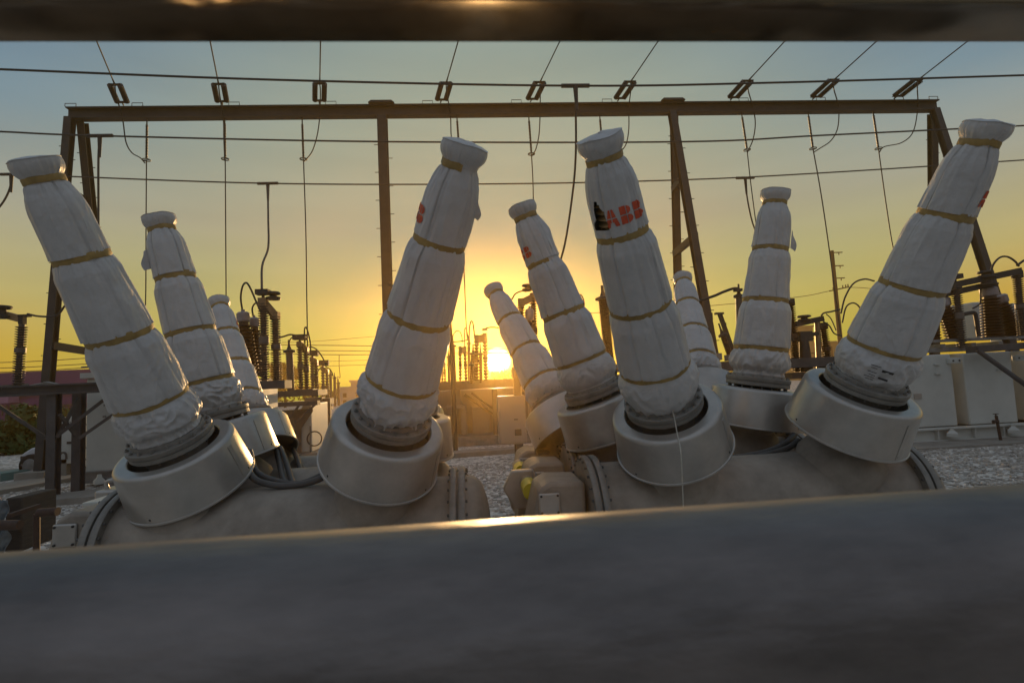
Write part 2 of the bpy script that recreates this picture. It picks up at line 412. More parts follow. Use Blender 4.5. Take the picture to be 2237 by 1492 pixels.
    for th, u, w, hh in (flap or ()):
        m = MB(); n = 8; vs = []; fs = []
        for i in range(n+1):
            for j in range(n+1):
                x, y = i/n, j/n
                r = (.128 if u > .8 else .15)*k+x*w*(1-.4*y)+.012*math.sin(y*5)*x
                t2 = th+.25*x*(1-y)
                vs.append(B+a*((u-hh/2+hh*y)*L-x*.02)+(e1*math.cos(t2)+e2*math.sin(t2))*r)
        for i in range(n):
            for j in range(n):
                p = i*(n+1)+j; fs.append((p, p+n+1, p+n+2, p+1))
        m.add(vs, fs); m.build('torn_flap', M['fabric'], root)
    if cord:
        # loose tie cord from the skirt hem
        m = MB(); m.tube(smooth(cord, 8), .0035, 6); m.build('tie_cord', M['rope'], root)
    return root

NEARY, MIDY, FARY = 3.2, 4.05, 4.85
def BT(b, yb, t, yt, ext=1.0):
    B, T = at(*b, yb), at(*t, yt); return (T+(B-T)*ext, T)
BU = {
 'A1': BT((380, 972), 3.38, (97, 394), 2.70, 1.0), 'A2': BT((852, 925), 3.2, (1005, 363), 2.5),
 'B1': BT((1452, 890), 3.2, (1320, 345), 2.5), 'B2': BT((1885, 850), 3.2, (2138, 315), 2.5),
 'A3': BT((472, 922), 4.05, (354, 502), 3.95, 1.0), 'B3': BT((1302, 865), 4.05, (1149, 476), 3.95),
 'B4': BT((1655, 830), 4.05, (1692, 445), 3.95, 1.04), 'A5': BT((540, 928), 4.85, (481, 672), 5.35),
 'B5': BT((1216, 890), 4.85, (1084, 645), 5.5), 'B6': BT((1530, 835), 4.85, (1493, 618), 5.6, 1.03),
}
# the two hidden right hand bushings of the left breaker are only turrets
A4B = BU['A2'][0]+(BU['B4'][0]-BU['B2'][0])+V((.22, 0, -.02)); A4 = (A4B, A4B+V((.1, -.1, 1.4)))
A6B = A4B+V((-.1, .8, 0)); A6 = (A6B, A6B+V((.08, .75, 1.3)))

cordB1 = [at(*p) for p in ((1466, 893, 2.98), (1472, 908, 2.95), (1480, 950, 2.90), (1487, 985, 2.78), (1490, 1040, 2.79), (1493, 1110, 2.82))]
wrapped_bushing(*BU['A1'], 'nearest wrapped bushing at the far left, leaning left with wide ochre straps', 1, seamang=-.95, tie=1.0, ks=.93)
wrapped_bushing(*BU['A2'], 'wrapped bushing leaning right beside the setting sun, red logo just turning out of view', 2, logo=-1.62, seamang=-.45, tie=.8, point=.8, arcs={0: (-2.6, .12)}, flap=[(1.25, .90, .028, .07)])
wrapped_bushing(*BU['B1'], 'wrapped bushing with three large red logo letters and a ragged tear', 3, logo=.30, hole=(.838, -.74, .050, .36), seamang=-.42, cord=cordB1, crump=.55, point=1.1)
wrapped_bushing(*BU['B2'], 'wrapped bushing at the far right leaning right, black printing on its crumpled skirt', 4, logo=1.75, seamang=-.7, print_=True, crump=.85, point=.3)
wrapped_bushing(*BU['A3'], 'wrapped bushing with a loose torn flap high on its left side', 5, flap=[(-1.45, .86, .06, .10)], nth=120)
wrapped_bushing(*BU['B3'], 'wrapped bushing with two red letters showing, in front of the smallest sunlit bushing', 6, logo=-1.18, nth=120, rough=1.5, arcs={1: (-2.2, .35)}, crump=.7)
wrapped_bushing(*BU['B4'], 'almost upright wrapped bushing between the red lettered one and the far right one', 7, nth=120, seamang=-.8, crump=.8, tie=.8, flap=[(1.25, .80, .03, .10)])
wrapped_bushing(*BU['A5'], 'small white wrapped bushing third back in the left group', 8, logo=1.85, nth=80)
wrapped_bushing(*BU['B5'], 'wrapped bushing leaning left directly over the sun glare', 9, nth=100, crump=.7)
wrapped_bushing(*BU['B6'], 'small wrapped bushing in shade half hidden behind the red lettered one', 10, nth=80)

# ------------------------------------------------------------------ circuit breakers (tanks, turrets, flanges)
def turret(root, B, T, tank_c, tank_r, bolts=18, cover=True):
    B, T = V(B), V(T); a, e1, e2 = frame_of(B, T)
    # mounting flange: two rings and bolts
    m = MB()
    m.lathe([(q+.072, w_) for q, w_ in [(-.062, .165), (-.062, .232), (-.056, .238), (-.030, .238), (-.027, .234), (-.027, .226), (-.024, .226), (-.024, .226), (-.026, .238), (-.020, .242), (.004, .242), (.008, .236), (.008, .205), (.03, .198), (.034, .17)]], B, a, 64, e1)
    fl = m.build('mounting_flange', M['flange'], root)
    mb = MB()
    for i in range(bolts):
        th = 2*PI*(i+.5)/bolts; d = e1*math.cos(th)+e2*math.sin(th)
        mb.lathe([(.078, .012), (.090, .012), (.090, .006), (.098, .006)], B+d*.222, a, 6)
        mb.lathe([(-.010, .007), (.011, .007)], B+d*.212, a, 6)
    mb.build('bolts', M['flange'], fl)['kind'] = 'stuff'
    # neck down to the tank
    foot = V((B.x-a.x*.55, tank_c.y, tank_c.z)); p0 = B-a*.07
    m = MB(); prof = []
    ax = (p0-foot); Ln = ax.length
    m.lathe([(0, .27), (Ln*.42, .27), (Ln*.55, .215), (Ln*.62, .165), (Ln+.07, .165)], foot, ax, 48)
    m.build('turret_neck', M['tank'], root)
    if not cover: return
    top, H, R0, R1, RI = -.008, .298, .342, .368, .256
    m = MB(); pr = []
    pr.append((top-.05, RI)); pr.append((top-.006, RI)); pr.append((top, RI+.006))
    pr.append((top, R0-.035))
    for i in range(1, 6):
        t = PI/2*i/5; pr.append((top-.026*(1-math.cos(t)), R0-.035+.026*math.sin(t)+.009*(i/5)))
    pr += [(top-H+.012, R1), (top-H+.010, R1+.006), (top-H+.002, R1+.008), (top-H-.004, R1+.005), (top-H-.004, R1-.006), (top-H+.02, R1-.008), (top-.22, R0+.018), (top-.225, .17), (top-.215, .17), (top-.21, R0+.01), (top-.05, R0-.012), (top-.012, R0-.045), (top-.012, RI+.01), (top-.05, RI+.004)]  # inner annulus plate added to block light and keep the inside dark
    m.lathe(pr, B, a, 96, e1, close=False)
    c = m.build('transformer_cover', M['cover'], root, ang=32)
    m = MB(); th = .9+.9*nz3(B.x*3, B.y, 1); d = e1*math.cos(th)+e2*math.sin(th)
    m.bar(B+a*(top-.05)+d*(R0+.0035), B+a*(top-H+.02)+d*(R1-.001), .035, .006, d); m.build('cover_seam', M['cover'], c)
    ms = MB()
    for th in (-.8, 1.0, 2.6):
        d = e1*math.cos(th)+e2*math.sin(th)
        ms.lathe([(0, .007), (.005, .007), (.007, .003)], B+a*(top-H+.035)+d*(R1-.006), d, 8)
    ms.build('cover_screws', M['dark'], c)['kind'] = 'stuff'
def cyl_x(m, x0, x1, y, z, prof, n=64):
    """prof: (fraction or x, r) list with absolute x"""
    m.lathe([(x, r) for x, r in prof], V((0, y, z)), V((1, 0, 0)), n)
def tank(root, xl, xr, y, z, r, dome_r=True, flange_l=True):
    m = MB(); cyl_x(m, xl, xr, y, z, [(xl, r), (xr, r)]); m.build('tank', M['tank'], root)
    for side, x in ((-1, xl), (1, xr)):
        f = MB(); s = side
        cyl_x(f, 0, 0, y, z, sorted([(x, r+.005), (x, r+.055), (x+s*.035, r+.055), (x+s*.035, r+.005)], key=lambda q: s*q[0]) if 0 else [(x, .1), (x, r+.05), (x+s*.008, r+.055), (x+s*.032, r+.055), (x+s*.040, r+.05), (x+s*.040, r+.02), (x+s*.055, r+.02), (x+s*.055, r+.05), (x+s*.062, r+.055), (x+s*.088, r+.055), (x+s*.095, r+.05), (x+s*.095, .1)])
        fo = f.build('end_flange', M['flange'], root)
        b = MB()
        for i in range(28):
            th = 2*PI*i/28; d = V((0, math.cos(th), math.sin(th)))*(r+.036)
            b.lathe([(-.012, .009), (.0, .009)], V((x-s*.002, y, z))+d, V((s, 0, 0)), 6)
            b.lathe([(0, .009), (.014, .009)], V((x+s*.097, y, z))+d, V((s, 0, 0)), 6)
        b.build('flange_bolts', M['hose'], fo)['kind'] = 'stuff'
ZT = lambda k: 0
def breaker(label, keys, xl, xr, y0, ztop, r=.33):
    root = thing('circuit_breaker', label, 'circuit breaker', ((xl+xr)/2, y0, 0), 'dead tank circuit breakers laid out in the yard')
    z = ztop-r
    ys = (y0, y0+.76, y0+1.50)
    for ph in range(3):
        x0, x1 = xl+.02*ph, xr-.26*ph
        tank(root, x0, x1, ys[ph], z+.0*ph, r)
        for k in keys[ph]:
            B, T = BU.get(k) or {'A4': A4, 'A6': A6}[k]
            turret(root, B, T, V((0, ys[ph], z)), r)
        # supporting frame
    m = MB()
    for x in (xl+.35, xr-.35):
        m.box((x, y0+.75, (z-r)/2), (.14, .14, z-r-.16)); m.box((x, y0+.75, z-r-.06), (.2, 2.1, .14)); m.box((x, y0+.75, .02), (.5, 2.2, .04))
        for yy in ys: m.box((x, yy, z-r+.05), (.16, .34, .14))
    m.build('support_frame', M['galv'], root)
    return root, z, ys
YT = 3.50
zA = at(640, 1068, YT-.05).z; xlA = at(296, 1140, YT).x; xrA = at(985, 1085, YT-.1).x
rootA, zcA, ysA = breaker('left grey dead tank breaker with three tanks in a row', (('A1', 'A2'), ('A3', 'A4'), ('A5', 'A6')), xlA, xrA, YT, zA+.01)
zB = at(1600, 1000, YT-.05).z; xlB = at(1312, 1075, YT-.1).x; xrB = at(1930, 1030, YT).x
rootB, zcB, ysB = breaker('right grey dead tank breaker beside the yellow painted linkage', (('B1', 'B2'), ('B3', 'B4'), ('B5', 'B6')), xlB, xrB, YT, zB+.01)
print('tanks', zcA, zcB, xlA, xrA, xlB, xrB)
# right end domes
for root, x, zc, ys in ((rootA, xrA, zcA, ysA), (rootB, xrB, zcB, ysB)):
    for ph, y in enumerate(ys):
        m = MB(); m.lathe([(.095, .325), (.15, .322), (.20, .28), (.235, .18), (.25, .08), (.252, 0)], V((x-.26*ph, y, zc)), V((1, 0, 0)), 48, close=False)
        m.build('end_dome', M['tank'], root)
# operating crank housings at the left ends
def housing(root, x, y, zc, w, mats=True, plate=True):
    """cast crank housing with bolted inspection plate, tapering towards its outer end; x is the tank flange plane"""
    m = MB(); d = .20
    o = [(x-.10, zc-.34), (x-.10, zc+.20), (x-.40*w, zc+.21), (x-.50*w, zc+.17), (x-.60*w, zc-.12), (x-.62*w, zc-.30), (x-.55*w, zc-.40)]
    m.prism([(p, y-d, q) for p, q in reversed(o)], (0, 2*d, 0))
    h = m.build('crank_housing', M['tank'], root, bev=.025)
    m = MB(); m.box((x-.42*w, y-d-.010, zc+.08), (.135, .02, .135)); pl = m.build('inspection_plate', M['cover'], h, bev=.012)
    m = MB()
    for sx in (-1, 1):
        for sz in (-1, 1): m.lathe([(0, .008), (.006, .008), (.009, .004)], V((x-.42*w+sx*.052, y-d-.02, zc+.08+sz*.052)), V((0, -1, 0)), 8)
    m.build('plate_screws', M['dark'], h)['kind'] = 'stuff'
    m = MB(); m.prism([(x-.5*w-.035+q[0], y-d, zc-.30+q[1]) for q in [(0, -.1), (.07, -.1), (.07, .03), (.05, .06), (.02, .06), (0, .03)]][::1], (0, -.03, 0)); m.build('lifting_lug', M['cover'], h, bev=.006)
    return h
for root, xl, zc, ys in ((rootA, xlA, zcA, ysA), (rootB, xlB, zcB, ysB)):
    for i, y in enumerate(ys):
        housing(root, xl+(.07 if root is rootA else -.02), y, zc+(.08 if root is rootA else .05), .80)
    # hexagonal cover of the middle drive and the yellow linkage tubes
    if root is rootA: continue
    xm = xl-.46
    m = MB(); ym = ys[1]-.26
    m.prism([(xm+p*.15, ym, zc+.09+q*.16) for p, q in ((-.55, .85), (.55, .85), (1.05, 0), (.5, -.95), (-.5, -.95), (-1.05, 0))], (0, .07, 0))
    m.build('drive_cover', M['cover'], root, bev=.012)
    for y0_, y1_ in ((ys[0]+.19, ys[1]-.20), (ys[1]+.2, ys[2]-.2)):
        xx = xm+.03; zz = zc+.13
        m = MB(); m.tube([(xx, y0_, zz), (xx, y1_, zz)], .058, 24); t_ = m.build('linkage_tube', M['tank'], root)
        m = MB(); m.tube([(xx, y0_-.02, zz), (xx, y0_+(y1_-y0_)*.55, zz)], .0605, 24); m.build('yellow_band', M['yellow'], t_)
# flexible conduits drooping under the covers
def conduits(root, lists):
    for pts in lists:
        m = MB(); m.tube(smooth([at(*p) for p in pts], 8), .021, 10); m.build('conduit', M['hose'], root)
conduits(rootA, [
    [(535, 1000, 3.6), (552, 1042, 3.5), (590, 1058, 3.45), (640, 1060, 3.45), (700, 1045, 3.45), (735, 1010, 3.5)],
    [(545, 985, 3.7), (560, 1030, 3.6), (610, 1052, 3.55), (660, 1055, 3.55), (715, 1030, 3.55), (740, 1000, 3.6)],
    [(604, 985, 4.25), (610, 1010, 4.1), (618, 1045, 3.9), (630, 1062, 3.75)],
    [(612, 978, 4.3), (625, 1010, 4.1), (636, 1045, 3.9), (645, 1062, 3.75)],
    [(640, 980, 4.9), (650, 1005, 4.7), (662, 1040, 4.4), (680, 1055, 4.2)],
    [(642, 985, 4.95), (660, 1020, 4.7), (678, 1040, 4.4), (690, 1052, 4.2)]])
conduits(rootB, [
    [(1735, 950, 3.7), (1715, 968, 3.6), (1680, 985, 3.55), (1630, 996, 3.5), (1590, 1000, 3.5)],
    [(1745, 962, 3.6), (1722, 978, 3.55), (1685, 990, 3.5), (1640, 1000, 3.48), (1600, 1003, 3.48)]])
exec_later = []

# ------------------------------------------------------------------ gantry
YG = 15.0
gr = thing('line_gantry', 'wide rusty steel gantry with a long level beam on slanting legs', 'gantry', (0, YG, 0))
bl, br = at(150, 250, YG), at(2046, 233, YG); zb = (bl.z+br.z)/2
m = MB(); m.ibeam((bl.x, YG, zb), (br.x, YG, zb), .26, .33, .035); m.build('beam', M['beam'], gr)
def leg(top, base, w=.20):
    m = MB(); m.ibeam(top, base, w, w*1.05, .022, up=(0, 1, .01)) ; l = m.build('leg', M['beam'], gr)
    m = MB(); b = V(base); m.box((b.x, b.y, .12), (.7, .7, .24)); m.build('footing', M['conc'], l)
    d = V(base)-V(top); n = int(d.length/.42)
    for i in range(2, n-1):
        p = V(top)+d*(i/n); s = 1 if i % 2 else -1
        q = MB(); q.tube([p+V((s*w*.5, 0, 0)), p+V((s*(w*.5+.13), 0, 0))], .011, 5); q.build('step_bolt', M['beam'], l)
    return l
zt = zb-.175
for px, yb, ya in ((167, 14.12, 16.6), (1470, 12.9, 16.3), (2040, 13.0, 16.2)):
    x = at(px, 250, YG).x
    leg((x-.08, YG-.12, zt), (x-.08, yb, .24)); leg((x+.08, YG+.12, zt), (x+.08, ya, .24))
    for t in (.22, .42, .66):
        y0_, y1_ = YG-.12+(yb-YG)*t, YG+.12+(ya-YG)*t; z_ = zt*(1-t)
        m = MB(); m.bar((x, y0_, z_+.06), (x, y1_, z_-.06), .12, .2); m.build('cross_brace', M['beam'], gr)
x2 = at(835, 250, YG).x; leg((x2, YG, zt), (x2, YG, .24), .27)
for px in (160, 305, 515, 725, 935, 1128, 1325, 1622, 1790, 1960, 2035):
    p = at(px, 235, YG); x = p.x; z = zb+.18
    m = MB(); m.tube([(x-.15, YG-.1, z), (x-.15, YG-.1, z+.09), (x+.15, YG-.1, z+.09), (x+.15, YG-.1, z)], .011, 5); m.build('beam_hoop', M['beam'], gr)
for px in (835, 1467):
    x = at(px, 235, YG).x
    m = MB(); m.prism([(x-.38, YG-.2, zb+.185), (x+.38, YG-.2, zb+.185), (x+.30, YG-.2, zb+.25), (x-.30, YG-.2, zb+.25)], (0, .4, 0)); m.build('splice_plate', M['beam'], gr)

# ------------------------------------------------------------------ strain insulators with the incoming lines
LD = -ray(680, 1210).normalized()
ST = [((275, 237), (262, 203), 'first'), ((490, 235), (480, 192), 'second'), ((700, 233), (692, 185), 'third'), ((963, 230), (977, 185), 'fourth'), ((1158, 228), (1180, 195), 'fifth'),
      ((1347, 225), (1376, 200), 'sixth'), ((1592, 225), (1640, 183), 'seventh'), ((1770, 222), (1825, 178), 'eighth'), ((1947, 220), (2005, 190), 'ninth')]
def px_of(P):
    q = P-CAM; d = q.dot(CF); return (1118.5+FPX*q.dot(CR)/d, 746-FPX*q.dot(CU)/d)
ORD = ['leftmost', 'second from left', 'third from left', 'fourth from left', 'middle', 'fourth from right', 'third from right', 'second from right', 'rightmost']
ORD = ['leftmost', 'second from the left', 'third from the left', 'fourth from the left', 'fifth, right of the centre column,', 'sixth, left of the braced leg,', 'third from the right', 'second from the right', 'rightmost']
for i, (b, t, w_) in enumerate(ST):
    x = at(b[0], b[1], YG).x; P0 = V((x, YG-.1, zb+.2))
    best = min((q*.02 for q in range(20, 140)), key=lambda s: (px_of(P0+LD*s)[0]-t[0])**2+(px_of(P0+LD*s)[1]-t[1])**2)
    best = max(.75, min(1.25, best))
    root = thing('strain_insulator', 'twin strain insulator on the beam, ' + ORD[i].rstrip(',') + ' of nine', 'insulator', P0, 'strain insulators along the gantry beam')
    dx = V((.13, 0, 0)); sdx = LD*.12
    m = MB(); m.tube([P0, P0+LD*.12], .02, 6); m.bar(P0+sdx-dx*1.2, P0+sdx+dx*1.2, .02, .07, LD); e = P0+LD*best; m.bar(e-dx*1.2, e+dx*1.2, .02, .07, LD); m.tube([e, e+LD*.3], [.025, .015], 6)
    m.build('yoke_plates', M['wire'], root)['kind'] = 'stuff'
    for s in (-1, 1):
        pr = []; h = .12; n = 16; st = (best-.12)/n
        for k in range(n): pr += [(h, .035), (h+st*.3, .075), (h+st*.5, .075), (h+st*.9, .035)]; h += st
        m = MB(); m.lathe(pr, P0+dx*s, LD, 12); m.build('insulator_rod', M['poly'], root)
    m = MB(); m.tube([e+LD*.25, e+LD*15], .017, 6); m.build('line_conductor', M['wire'], root)
    exec_later.append(e)
# hanging dropper insulators, down-leads and jumper loops
DR = [((321, 263), (320, 350), [(319, 500), (318, 660), (312, 760), (305, 850)], [(268, 262), (275, 310), (288, 334), (306, 345), (317, 357)]),
      ((491, 260), (492, 348), [(493, 500), (494, 665)], [(488, 262), (489, 300), (491, 352)]),
      ((660, 262), (663, 348), [(668, 500), (670, 640), (672, 760)], [(698, 260), (692, 300), (681, 333), (665, 353)]),
      ((998, 255), (1004, 340), [(1012, 540), (1018, 700), (1021, 745)], [(984, 252), (986, 300), (995, 330), (1004, 343)]),
      ((1155, 255), (1161, 337), [(1164, 390), (1170, 520), (1198, 620), (1240, 720), (1272, 800)], [(1180, 235), (1178, 290), (1171, 325), (1162, 341)]),
      ((1310, 252), (1317, 335), [(1325, 450), (1345, 560), (1380, 680), (1410, 790)], [(1374, 235), (1373, 290), (1362, 325), (1330, 340)]),
      ((1620, 248), (1632, 328), [(1640, 400), (1649, 470), (1668, 620), (1668, 780)], [(1645, 235), (1650, 270), (1645, 305), (1633, 333)]),
      ((1765, 245), (1776, 325), [(1793, 420), (1812, 548), (1837, 735)], [(1832, 235), (1830, 280), (1815, 308), (1792, 324), (1778, 333)]),
      ((1907, 243), (1919, 325), [(1932, 420), (1947, 520), (1964, 620), (1950, 720), (1930, 790)], [(2005, 235), (1995, 288), (1970, 312), (1932, 321), (1921, 333)])]
for i, (a_, b_, dn, jp) in enumerate(DR):
    A_, B_ = at(*a_, YG), at(*b_, YG)
    root = thing('dropper_insulator', 'thin dropper rod under the beam, ' + ORD[i].rstrip(',') + ' of nine', 'insulator', A_, 'dropper insulators under the gantry beam')
    m = MB(); m.tube([V((A_.x, YG, zb-.15)), A_, A_+(B_-A_)*.12], .018, 6); m.build('hanger', M['wire'], root)
    ax = B_-A_; Lx = ax.length; pr = []; n = 22; h = .12*Lx; st = Lx*.86/n
    for k in range(n): pr += [(h, .022), (h+st*.3, .036), (h+st*.5, .036), (h+st*.9, .022)]; h += st
    m = MB(); m.lathe(pr, A_, ax, 8); m.build('insulator_rod', M['poly'], root)
    m = MB(); R = .1; m.tube([B_+V((R*math.cos(t*PI/8), R*math.sin(t*PI/8), 0)) for t in range(17)], .014, 6); m.tube([B_-V((R, 0, 0)), B_+V((R, 0, 0))], .012, 5); m.build('grading_ring', M['wire'], root)
    m = MB(); m.tube(smooth([B_]+path(dn, YG), 5), .017, 6); m.build('down_lead', M['wire'], root)
    m = MB(); e = exec_later[i]
    m.tube(smooth([e, e+V((0, .05, -.25))]+path(jp, YG+.0), 6), .017, 6); m.build('jumper', M['wire'], root)

# ------------------------------------------------------------------ three bus wires with taps
BUS = [('upper bus wire strung across the sky above the gantry beam', 9.6, [(-250, 144), (0, 152), (600, 175), (1257, 188), (1700, 181), (2237, 165), (2500, 156)], (1257, 188), [(1257, 195), (1258, 330), (1250, 430), (1230, 550), (1205, 600), (1170, 600), (1158, 632)]),
       ('middle bus wire running just below the gantry beam', 11.9, [(-250, 278), (0, 288), (215, 297), (835, 310), (1500, 310), (1800, 296), (2237, 275), (2500, 262)], (218, 297), [(218, 300), (215, 350), (215, 480), (214, 640), (222, 760), (230, 830)]),
       ('lowest bus wire crossing behind the bushing caps', 14.4, [(-250, 372), (0, 380), (585, 401), (1100, 402), (1500, 393), (1800, 378), (2237, 350), (2500, 332)], (585, 401), [(585, 405), (586, 480), (586, 540), (573, 580), (572, 632)])]
for lab, Y, pp, tp, dn in BUS:
    root = thing('bus_wire', lab, 'power line', at(*pp[3], Y), 'bus wires across the yard')
    m = MB(); m.tube(smooth(path(pp, Y), 8), .020, 6); m.build('conductor', M['wire'], root)
    taps = [(tp, dn)]
    if Y > 14: taps += [((25, 381), [(25, 383), (22, 410), (8, 440), (-20, 475)]), ((1628, 389), [(1628, 392), (1632, 430), (1642, 480), (1660, 540), (1672, 640), (1672, 780)])]
    for t_, d_ in taps:
        c = at(*t_, Y); m = MB(); m.tube([c-V((.28, 0, 0)), c+V((.28, 0, 0))], .04, 6); m.tube([c, c-V((0, 0, .5))], [.05, .03], 6); m.build('tap_clamp', M['wire'], root)
        yy = [Y]*len(d_)
        if t_[0] in (1257, 585): n_ = len(d_); yy = [Y+((12.0 if t_[0] == 1257 else 10.5)-Y)*(k/(n_-1)) for k in range(n_)]
        m = MB(); m.tube(smooth([at(p[0], p[1], yy[k]) for k, p in enumerate(d_)], 6), .022 if Y < 14 else .024, 6); m.build('dropper', M['wire'], root)

# ------------------------------------------------------------------ background switchgear
def ribbed(a, b, r, pitch=.055, core=.5, n=20, taper=1.0, mid=None):
    a, b = V(a), V(b); ax = b-a; L = ax.length; pr = [(0, r*core)]; h = pitch*.4
    while h < L-pitch*.9:
        k = 1+(taper-1)*(h/L)
        if mid and abs(h/L-mid) < .04: pr += [(h, r*.9*k), (h+pitch, r*.9*k)]
        else: pr += [(h, r*core*k), (h+pitch*.55, r*k), (h+pitch*.68, r*k), (h+pitch*.8, r*core*k)]
        h += pitch
    pr.append((L, r*core*taper))
    m = MB(); m.lathe(pr, a, ax, n); return m
def pm(Y): return FPX/Y
def switch(label, Y, base1, top1, base2, top2, rpx, disc=None, group='disconnect switches of the yard', pad=True, armh=14, mt='post', armm='arm', pitch=.055, basebeam=True, arm_ends=None):
    k = 1/pm(Y)
    b1, t1, b2, t2 = at(*base1, Y), at(*top1, Y), at(*base2, Y+.15), at(*top2, Y+.15)
    root = thing('disconnect_switch', label, 'switch', b1, group)
    for b, t in ((b1, t1), (b2, t2)):
        ribbed(b, t, rpx*k, pitch, mid=.5).build('insulator_post', M[mt], root)
    m = MB()
    A_, B_ = (at(*arm_ends[0], Y), at(*arm_ends[1], Y+.1)) if arm_ends else (t1, t2)
    m.bar(A_, B_, .12, armh*k); m.box(t1, (rpx*1.5*k, .16, armh*1.2*k)); m.box(t2, (rpx*1.5*k, .16, armh*1.2*k)); m.build('switch_arm', M[armm], root)
    if disc:
        c = at(*disc, Y+.05); m = MB(); R = rpx*1.35*k
        m.lathe([(0, R*.9), (.02, R), (.05, R), (.07, R*.5), (.09, R*.5), (.11, R), (.14, R), (.16, R*.8)], c, V((0, 0, 1)), 24); m.build('contact_disc', M['wire'], root)
    if pad:
        m = MB(); m.box(t1+V((0, 0, armh*1.5*k)), (26*k, .2, 11*k)); m.tube([t1, t1+V((0, 0, armh*1.5*k))], .03, 6); m.build('terminal_pad', M['wire'], root)
    if basebeam:
        m = MB(); c = (b1+b2)/2; w = abs(b2.x-b1.x)+.5; m.box(c-V((0, 0, .08)), (w, .4, .16)); m.build('base_beam', M['frame'], root)
    return root
def bushing(root, head_t, head_b, bot, Y, rpx, hpx=None, name='bushing'):
    k = 1/pm(Y); ht, hb, bt = at(*head_t, Y), at(*head_b, Y), at(*bot, Y)
    o = ribbed(bt, hb, rpx*k, .075, .66, 24, .85).build(name, M['porc'], root)
    m = MB(); R = (hpx or rpx*.78)*k; ax = ht-hb; L = ax.length
    m.lathe([(0, R*.8), (L*.12, R), (L*.85, R), (L, R*.72), (L*1.02, R*.3), (L*1.25, R*.3)], hb, ax, 20); m.build('bushing_head', M['head'], o)
    return o
def ptube(root, pp, Y, r, name='jumper', mt='wire', seg=8):
    return wire(pp, Y, r, 8, seg).build(name, M[mt], root)
def pbox(m, x0, y0, x1, y1, Y, depth, zr=None):
    """upright box whose front face spans two photo corners at distance Y"""
    a, b = at(x0, y0, Y), at(x1, y1, Y); m.box(((a.x+b.x)/2, Y+depth/2, (a.z+b.z)/2), (abs(b.x-a.x), depth, abs(a.z-b.z))); return m

# --- left row, first bay: transformer with brown bushings, switch beside it
t1 = thing('power_transformer', 'pale transformer with two brown bushings and a looped lead beside the left bushing group', 'transformer', (at(560, 930, 11).x, 11, 0), 'pale yard transformers')
m = MB(); a = at(440, 850, 11); b = at(535, 930, 11); m.box(((a.x+b.x)/2, 11.9, a.z/2+.08), (b.x-a.x, 1.8, a.z-.16)); m.build('tank', M['white'], t1, bev=.03)
m = MB(); m.box(((a.x+b.x)/2, 11.9, .08), (b.x-a.x+.3, 2.1, .16)); m.build('skid', M['white'], t1)
m = MB(); m.box(((a.x+b.x)/2, 11.6, a.z+.09), (b.x-a.x+.2, 1.2, .18)); m.build('top_frame', M['frame'], t1)
bushing(t1, (531, 682), (532, 704), (549, 822), 11, 17); bushing(t1, (555, 694), (556, 714), (563, 822), 11.3, 13, 10)
ptube(t1, [(529, 676), (526, 650), (530, 626), (538, 618), (547, 630), (560, 660), (570, 682)], 11, .02)
ptube(t1, [(553, 690), (551, 675), (556, 664), (564, 662), (572, 668)], 11, .018)
s1 = switch('tall ribbed switch with gold arm under the hanging tap wire, left group', 10.5, (578, 832), (575, 660), (605, 832), (601, 690), 11, disc=(597, 655), pitch=.048)
# second bay
t2 = thing('breaker_cabinet', 'pale switchgear cabinet with a round gauge ring on its side below the left row', 'cabinet', (at(670, 990, 15).x, 15, 0))
a = at(628, 885, 15); b = at(682, 990, 15)
m = MB(); m.prism([(a.x, 15, .22), (b.x, 15, .22), (b.x, 15, a.z), (a.x+.45, 15, a.z), (a.x, 15, a.z-.55)], (0, 1.6, 0)); m.build('body', M['white'], t2, bev=.02)
m = MB(); m.box(((a.x+b.x)/2, 15.7, .11), (b.x-a.x+.5, 2.0, .22)); m.build('skid', M['galv'], t2)
c = at(687, 958, 14.98); m = MB(); m.tube([c+V((.2*math.cos(q*PI/12), 0, .2*math.sin(q*PI/12))) for q in range(25)], .02, 6); m.build('gauge_ring', M['frame'], t2)
m = MB(); m.tube([at(678, 930, 14.95), at(678, 1000, 14.95)], .02, 6); m.build('drain_pipe', M['galv'], t2)
p2 = thing('steel_platform', 'dark steel platform with braces carrying the small switches of the left row', 'platform', (at(650, 980, 14.4).x, 14.4, 0))
a = at(598, 862, 14.4); b = at(694, 880, 14.4)
m = MB(); m.box(((a.x+b.x)/2, 14.9, a.z), (b.x-a.x, .9, .16)); m.box(((a.x+b.x)/2, 14.5, a.z-.28), (b.x-a.x, .25, .12)); m.build('deck_beam', M['frame'], p2)
c = at(636, 895, 14.4)
m = MB(); m.lathe([(0, .09), (c.z-1.0, .09), (c.z-.55, .1), (c.z-.1, .42), (c.z-.02, .42)], V((c.x, 14.9, 0)), V((0, 0, 1)), 4); m.build('column', M['frame'], p2)
m = MB(); m.tube([at(625, 925, 14.4), at(655, 883, 14.4)], .035, 5); m.tube([at(645, 925, 14.4), at(692, 880, 14.4)], .035, 5); m.build('brace', M['frame'], p2)
def arrester(label, Y, base, top, rpx, group='surge arresters of the yard', lead=None, mt='post'):
    k = 1/pm(Y); B_, T_ = at(*base, Y), at(*top, Y)
    root = thing('surge_arrester', label, 'arrester', B_, group)
    ribbed(B_, T_, rpx*k, .05, .8, 16).build('insulator_post', M[mt], root)
    m = MB(); m.lathe([(0, rpx*1.5*k), (.05, rpx*1.5*k), (.09, rpx*.6*k), (.2, rpx*.3*k), (.35, rpx*.25*k)], T_, T_-B_, 16); m.build('cap', M['wire'], root)
    if lead: ptube(root, lead, Y, .016)
    return root
